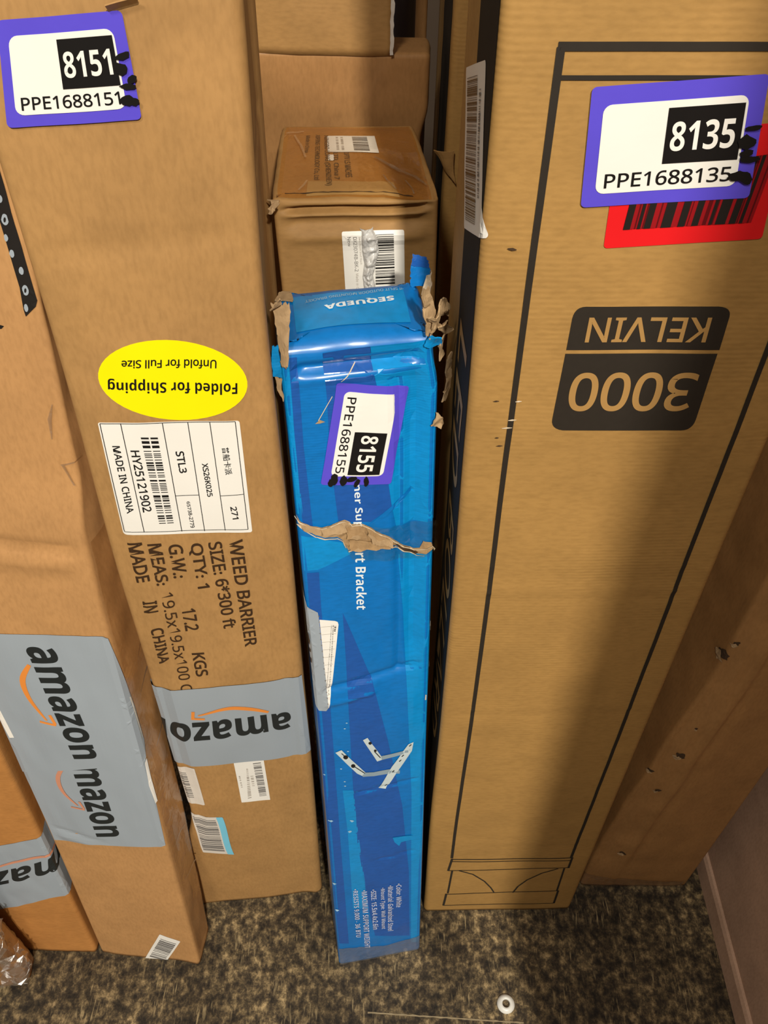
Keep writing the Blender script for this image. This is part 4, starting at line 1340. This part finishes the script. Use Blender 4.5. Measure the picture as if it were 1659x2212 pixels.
d.px([zL(225, 205), zL(318, 200), zL(335, 480), zL(410, 1300), zL(478, 2212), zL(548, 3060), zL(475, 3060), zL(390, 2212), zL(300, 1300), zL(250, 560)], 'blue_dark', 0)
d.px([zL(500, 510), zL(720, 1000), zL(850, 1500), zL(960, 2000), zL(1010, 2500), zL(1015, 3000), zL(750, 3000), zL(700, 2790), zL(600, 2200), zL(548, 1300), zL(520, 800)], 'blue_dark', 0)
d.px([zL(925, 60), zL(1205, 40), zL(1190, 600), zL(1150, 1300), zL(1125, 2000), zL(1085, 3050), zL(1025, 3050), zL(1030, 1900), zL(1000, 1200), zL(965, 500)], 'blue_light', 0)
d.px([zL(500, 1880), zL(585, 1880), zL(620, 2212), zL(700, 2790), zL(580, 2790), zL(540, 2212)], 'blue_light', 0)
d.done('printed_facets', off=0.0002)
d = Decal(G, 'F')                                               # lettering
d.tpx('ner Sup', 'whitetext', zK(828, 1672), zK(848, 1995), zK(772, 1998), zK(758, 1680), 2)
d.done('printed_title', off=0.0005)
d = Decal(G, 'F')
d.tpx('rt Bracket', 'whitetext', zL(680, 40), zL(684, 482), zL(606, 478), zL(594, 44), 2)
d.done('printed_title', off=0.0005)
for t, x0, y0, x1, y1 in (('RESISTS 9,000 - 36 BTU', 766, 1924, 773, 2022), ('MAXIMUM SUPPORT WEIGHT', 786, 1926, 793, 2045), ('SIZE: 15.5x4.4x2.6in', 806, 1925, 811, 2005), ('Mount Type: Wall Mount', 825, 1921, 827, 2004), ('Material: Galvanized Steel', 843, 1916, 843, 2008), ('Color: White', 861, 1912, 861, 1957)):
    d = Decal(G, 'F')
    d.tpx('•' + t, 'bullettext', (x0 + 6.5, y0 - 6), (x1 + 6.5, y1), (x1 - 5.5, y1 + 1), (x0 - 5.5, y0 - 5), 2, bold=True)
    d.done('printed_line', off=0.0005)
d = Decal(G, 'F')                                               # bracket picture
for pts, mt in (([(655, 1488), (690, 1470), (795, 1610), (800, 1640), (765, 1652)], 'steel_pic'), ([(790, 1612), (1020, 1560), (1028, 1578), (800, 1640)], 'steel_dim'),
                ([(1005, 1520), (1045, 1502), (1032, 1570), (830, 1862), (775, 1855), (880, 1690)], 'steel_pic'),
                ([(443, 1585), (490, 1565), (675, 1738), (660, 1768), (610, 1745)], 'steel_pic'), ([(640, 1740), (740, 1735), (860, 1712), (940, 1720), (938, 1745), (860, 1745), (740, 1765), (655, 1770)], 'steel_dim')):
    d.px([zL(*q) for q in pts], mt, 2)
for x, y, r_ in ((710, 1510, 13), (750, 1567, 11), (522, 1618, 19), (580, 1685, 17)):
    d.px([zL(x + r_ * math.cos(t), y + r_ * 0.85 * math.sin(t)) for t in [k * math.pi / 6 for k in range(12)]], 'black', 3)
d.line([zL(745, 1575), zL(790, 1622)], 0.0009, 'black', 3)
d.line([zL(590, 1690), zL(670, 1742)], 0.0009, 'black', 3)
d.line([zL(490, 1588), zL(512, 1608)], 0.0008, 'black', 3)
for x, y in ((1020, 1525), (962, 1605), (942, 1643), (888, 1725), (832, 1832)):
    d.line([zL(x - 8, y + 8), zL(x + 8, y - 6)], 0.0011, 'black', 3)
d.done('printed_picture', off=0.0003)
def mark(pts, mat):
    d = Decal(G, 'F')                                           # scuffs and glints of bare paper
    d.px(pts, mat, 1)
    d.done('scuff_mark', off=0.0004)
for x, y in ((530, 1357), (515, 1400), (540, 1575), (487, 1710), (515, 1808), (518, 1842), (360, 1757), (562, 2108), (560, 2190), (395, 2110)):
    mark([zL(x - 9, y + 2), zL(x - 2, y - 4), zL(x + 10, y), zL(x + 2, y + 6)], 'scuff')
for x, y in ((715, 1772), (760, 1772), (755, 1795), (722, 1908), (728, 1965)):
    mark([(x - 4, y), (x, y - 2), (x + 5, y), (x, y + 3)], 'scuff')
mark([(848, 1808), (892, 1803), (890, 1812), (866, 1818), (862, 1826), (852, 1818)], 'blue_light')
mark([zK(782, 757), zK(785, 764), zK(682, 912), zK(677, 910)], 'torn_pale')
mark([zK(612, 1017), zK(615, 1023), zK(512, 1202), zK(507, 1200)], 'torn_pale')
mark([zK(485, 1225), zK(520, 1195), zK(560, 1210), zK(520, 1222)], 'torn')
for x, y in ((1186, 640), (1178, 920), (1140, 1160), (1182, 605)):
    mark([zL(x - 8, y + 20), zL(x - 4, y - 20), zL(x + 4, y - 16), zL(x + 2, y + 22)], 'torn_pale')
id_sticker(G, 'F', (zK(1185, 935), zK(1050, 1670), zK(525, 1675), zK(645, 915)), '8155', 'PPE1688155',
           [blob(0.955, 0.68 - 0.05, 0.06, 0.035, 0.3, 31), blob(0.93, 0.42, 0.03, 0.07, 0.2, 32), blob(0.97, 0.50, 0.05, 0.03, -0.5, 33), blob(0.945, 0.30, 0.055, 0.05, 0.4, 34), blob(0.93, 0.17, 0.06, 0.05, 0.1, 35), blob(0.96, 0.14, 0.045, 0.05, 0.8, 36)])
# SEQUEDA end panel lettering, on the top
d = Decal(G, 'T')
d.add([(-0.044, 0.012), (0.040, 0.012), (0.040, 0.064), (-0.044, 0.064)], 'blue_light', 0)
d.tpx('SEQUEDA', 'whitetext', zK(1062, 318), zK(540, 392), zK(525, 350), zK(1045, 278), 2, fat=0.02)
d.tpx('MINI SPLIT OUTDOOR MOUNTING BRACKET', 'scuff', zK(1172, 240), zK(385, 340), zK(380, 322), zK(1165, 222), 2, bold=False, fat=0.01)
d.done('printed_panel', sub={'lettering': ('whitetext', 'scuff')}, off=0.0006)
# folded grey label over the left edge and the white label under it
d = Decal(G, 'F')
def zM(x, y): return (640 + x / 7.9, 1280 + y / 7.9)
d.px([zM(395, 458), zM(660, 478), zM(705, 495), zM(720, 540), zM(640, 1300), zM(575, 1900), zM(555, 1965), zM(530, 1975), zM(480, 1300)], 'white', 0)
for k in range(10):
    y = 560 + k * 130
    d.line([zM(420 + k * 9, y + 20), zM(690 - k * 13, y)], 0.0003, 'faint', 1)
d.bars(d.quad(zM(590, 545), zM(640, 545), zM(540, 1650), zM(512, 1560)), 'greyink', 1, n=60, seed=51, axis='b', box=(0.1, 0, 0.35, 1))
d.bars(d.quad(zM(590, 545), zM(640, 545), zM(560, 1760), zM(525, 1760)), 'greyink', 1, n=60, seed=52, axis='b', box=(0.65, 0, 1.0, 1))
d.bars(d.quad(zM(650, 570), zM(680, 575), zM(665, 670), zM(640, 665)), 'blackbox', 1, n=4, seed=53, axis='b')
d.done('white_label', sub={'printing': ('greyink', 'faint', 'blackbox')}, off=0.0004)
d = Decal(G, 'F')
d.px([zM(60, 60), zM(90, -60), zM(190, 240), zM(320, 305), zM(365, 330), zM(380, 400), zM(405, 640), zM(440, 960), zM(500, 1450), zM(545, 1900), zM(550, 1960), zM(510, 2010), zM(390, 2005), zM(330, 1930), zM(240, 1500), zM(130, 800)], 'greytape', 0)
rr = random.Random(8)
for k in range(16):
    y = 380 + k * 100
    x = 385 + (y - 380) * 0.105
    d.px([zM(x - rr.uniform(10, 35), y), zM(x + 2, y - 4), zM(x + 4, y + 22), zM(x - rr.uniform(0, 15), y + 14)], 'greyink', 1)
d.px([zM(165, 720), zM(215, 730), zM(245, 830), zM(235, 920), zM(195, 890), zM(175, 800)], 'cavity', 1)
d.px([zM(225, 970), zM(255, 980), zM(258, 1035), zM(232, 1040)], 'cavity', 1)
d.px([zM(240, 1130), zM(270, 1140), zM(275, 1220), zM(250, 1220)], 'cavity', 1)
d.done('grey_label', off=0.0008)
# torn brown patches: board core showing through
d = Decal(G, 'F')
core = [(352, 1905), (372, 1945), (430, 1985), (520, 1995), (600, 1985), (660, 1950), (705, 1942), (745, 1955), (760, 1975), (830, 1968), (900, 1995), (960, 2035), (1040, 2065), (1090, 2095), (1150, 2130), (1220, 2150), (1350, 2130), (1360, 2165), (1300, 2195), (1240, 2190), (1150, 2165), (1075, 2130), (1000, 2140), (900, 2140), (800, 2140), (735, 2165), (715, 2140), (690, 2090), (650, 2068), (560, 2072), (490, 2055), (410, 2010), (365, 1960)]
d.px([zK(*q) for q in core], 'torn', 0)
d.px([zK(*q) for q in [(1080, 2105), (1160, 2135), (1230, 2160), (1255, 2180), (1225, 2195), (1140, 2165), (1085, 2130)]], 'cavity', 1)
d.px([zK(*q) for q in [(1250, 2180), (1290, 2090), (1350, 2110), (1362, 2160), (1300, 2195)]], 'torn', 1)
d.done('torn_core', off=0.0009, step=0.004, lift=lambda a, b: 0.0012 * nz(a * 250, b * 250, 1, 7))
for seg in (core[0:18], core[18:26], core[26:34], core[34:44]):
    d = Decal(G, 'F')
    rz = random.Random(len(seg))
    d.line([zK(x + rz.uniform(-3, 3), y + rz.uniform(-3, 3)) for x, y in seg], 0.0009, 'torn_pale', 1, [0.0003 + 0.0009 * rz.random() for _ in seg])
    d.done('torn_paper_edge', off=0.0012, lift=lambda a, b: 0.0012 + 0.0008 * nz(a * 250, b * 250, 1, 7))
def lay(face, pts):
    return [G.px(face, *zK(x, y)) + (h,) for x, y, h in pts]
sc_specs = [
    # left part of the tear: curled strip
    ('F', [(360, 1950, .001), (520, 1998, .001), (520, 2030, .004), (400, 1990, .004)], (14, 4), .0012, 'torn'),
    ('F', [(520, 1998, .001), (705, 1942, .001), (720, 1990, .005), (560, 2035, .004)], (14, 4), .0015, 'torn'),
    ('F', [(700, 1945, .001), (850, 1985, .001), (870, 2060, .003), (720, 2060, .003)], (12, 6), .0015, 'torn'),
    ('F', [(850, 1975, .001), (1040, 2065, .001), (1060, 2110, .005), (900, 2085, .004)], (12, 5), .0015, 'torn'),
    ('F', [(720, 2080, .001), (1060, 2110, .001), (1050, 2135, .003), (740, 2150, .003)], (16, 4), .0012, 'torn'),
    # top left corner
    ('T', [(150, 330, .001), (290, 330, .001), (270, 270, .002), (185, 275, .002)], (8, 6), .001, 'torn'),
    ('P', [(160, 320, .001), (302, 310, .001), (285, 770, .003), (232, 775, .002)], (10, 18), .0012, 'torn'),
    ('P', [(150, 330, .006), (225, 260, .008), (205, 205, .012), (160, 260, .010)], (7, 7), .002, 'torn'),
    ('P', [(58, 325, .012), (110, 350, .008), (120, 362, .006), (60, 340, .012)], (6, 3), .002, 'torn_pale'),
    ('P', [(160, 640, .0), (215, 640, .0), (235, 870, .0), (165, 860, .001)], (5, 10), .001, 'blue_light'),
    ('P', [(190, 870, -.001), (240, 880, .0), (252, 1050, .0), (225, 1010, .0)], (5, 10), .0012, 'torn'),
    # top right corner: upright blue tab and shredded board
    ('T', [(1165, 212, .000), (1312, 205, .000), (1306, 196, .012), (1165, 196, .014)], (9, 8), .0007, 'blue_mid'),
    ('T', [(1165, 198, .014), (1305, 198, .012), (1275, 190, .019), (1178, 188, .021)], (8, 6), .0007, 'blue_dark'),
    ('T', [(1260, 300, .003), (1330, 330, .003), (1320, 170, .008), (1290, 170, .008)], (6, 9), .002, 'torn_pale'),
    ('P', [(1318, 540, .003), (1410, 500, .0), (1320, 180, .004), (1262, 190, .006)], (9, 18), .0025, 'torn'),
    ('P', [(1340, 560, .003), (1420, 500, .0), (1400, 330, .004), (1310, 380, .010)], (8, 10), .0035, 'torn'),
    ('P', [(1420, 540, .0), (1520, 560, -.006), (1470, 450, .0), (1380, 470, .004)], (8, 7), .003, 'torn'),
    ('P', [(1400, 420, .0), (1490, 460, -.008), (1500, 350, -.004), (1440, 290, .0)], (7, 8), .0035, 'torn'),
    ('P', [(1415, 740, .0), (1445, 720, -.002), (1440, 560, .0), (1400, 600, .003)], (5, 9), .003, 'torn'),
    ('P', [(1435, 1060, -.001), (1470, 1050, -.003), (1515, 690, -.003), (1460, 740, -.001)], (5, 18), .0016, 'torn'),
    ('P', [(1345, 1230, .001), (1420, 1250, .001), (1450, 1190, .002), (1390, 1130, .003)], (8, 8), .003, 'torn'),
    ('P', [(1290, 640, .001), (1425, 620, .001), (1420, 545, .005), (1340, 535, .004)], (8, 6), .0015, 'blue_light'),
]
for i, (face, pts, n, amp, mt) in enumerate(sc_specs):
    q = lay(face, pts)
    patch(G, face, [(c[0], c[1], c[2] + 0.001) for c in q], n, amp, 200 + i * 3, M[mt], G.e, 'torn_flap' if mt.startswith('blue') else 'torn_board', thick=0.0009, ragged=0.10, freq=170)
# shiny film over the foot and over the tear
d = Decal(G, 'F')
d.add([(-0.0478, 0.001), (0.0478, 0.001), (0.0478, 0.036), (0.01, 0.028), (-0.0478, 0.040)], 'film_crease', 0)
d.done('clear_tape', off=0.0012, step=0.004, lift=lambda a, b: 0.0008 * nz(a * 160, b * 200, 2, 6))
d = Decal(G, 'F')
d.px([zK(640, 2020), zK(760, 1950), zK(900, 1965), zK(1120, 1960), zK(1380, 1925), zK(1370, 2150), zK(1250, 2212), zK(760, 2212)], 'film', 0)
d.done('clear_tape', off=0.0042, step=0.004, lift=lambda a, b: 0.0022 * nz(a * 150, b * 150, 2, 9))

# ================================================================== small white washer on the floor
c = at_floor(1092.5, 2169)
w = thing('plastic_washer', 'small round white plastic washer with a dark hole lying on the floor', 'washer', (c.x, c.y, 0))
bm = bmesh.new()
prof = [(0.0042, 0.0), (0.0042, 0.0036), (0.0050, 0.0046), (0.0066, 0.0046), (0.0086, 0.0034), (0.0100, 0.0018), (0.0104, 0.0008), (0.0102, 0.0)]
N = 40
rg = [[bm.verts.new((r_ * math.cos(2 * math.pi * k / N), r_ * math.sin(2 * math.pi * k / N), z)) for k in range(N)] for r_, z in prof]
for i in range(len(prof)):
    a_, b_ = rg[i], rg[(i + 1) % len(prof)]
    for k in range(N):
        bm.faces.new((a_[k], a_[(k + 1) % N], b_[(k + 1) % N], b_[k]))
bmesh.ops.recalc_face_normals(bm, faces=bm.faces)
bm_obj('ring', bm, [M['plastic']], w)
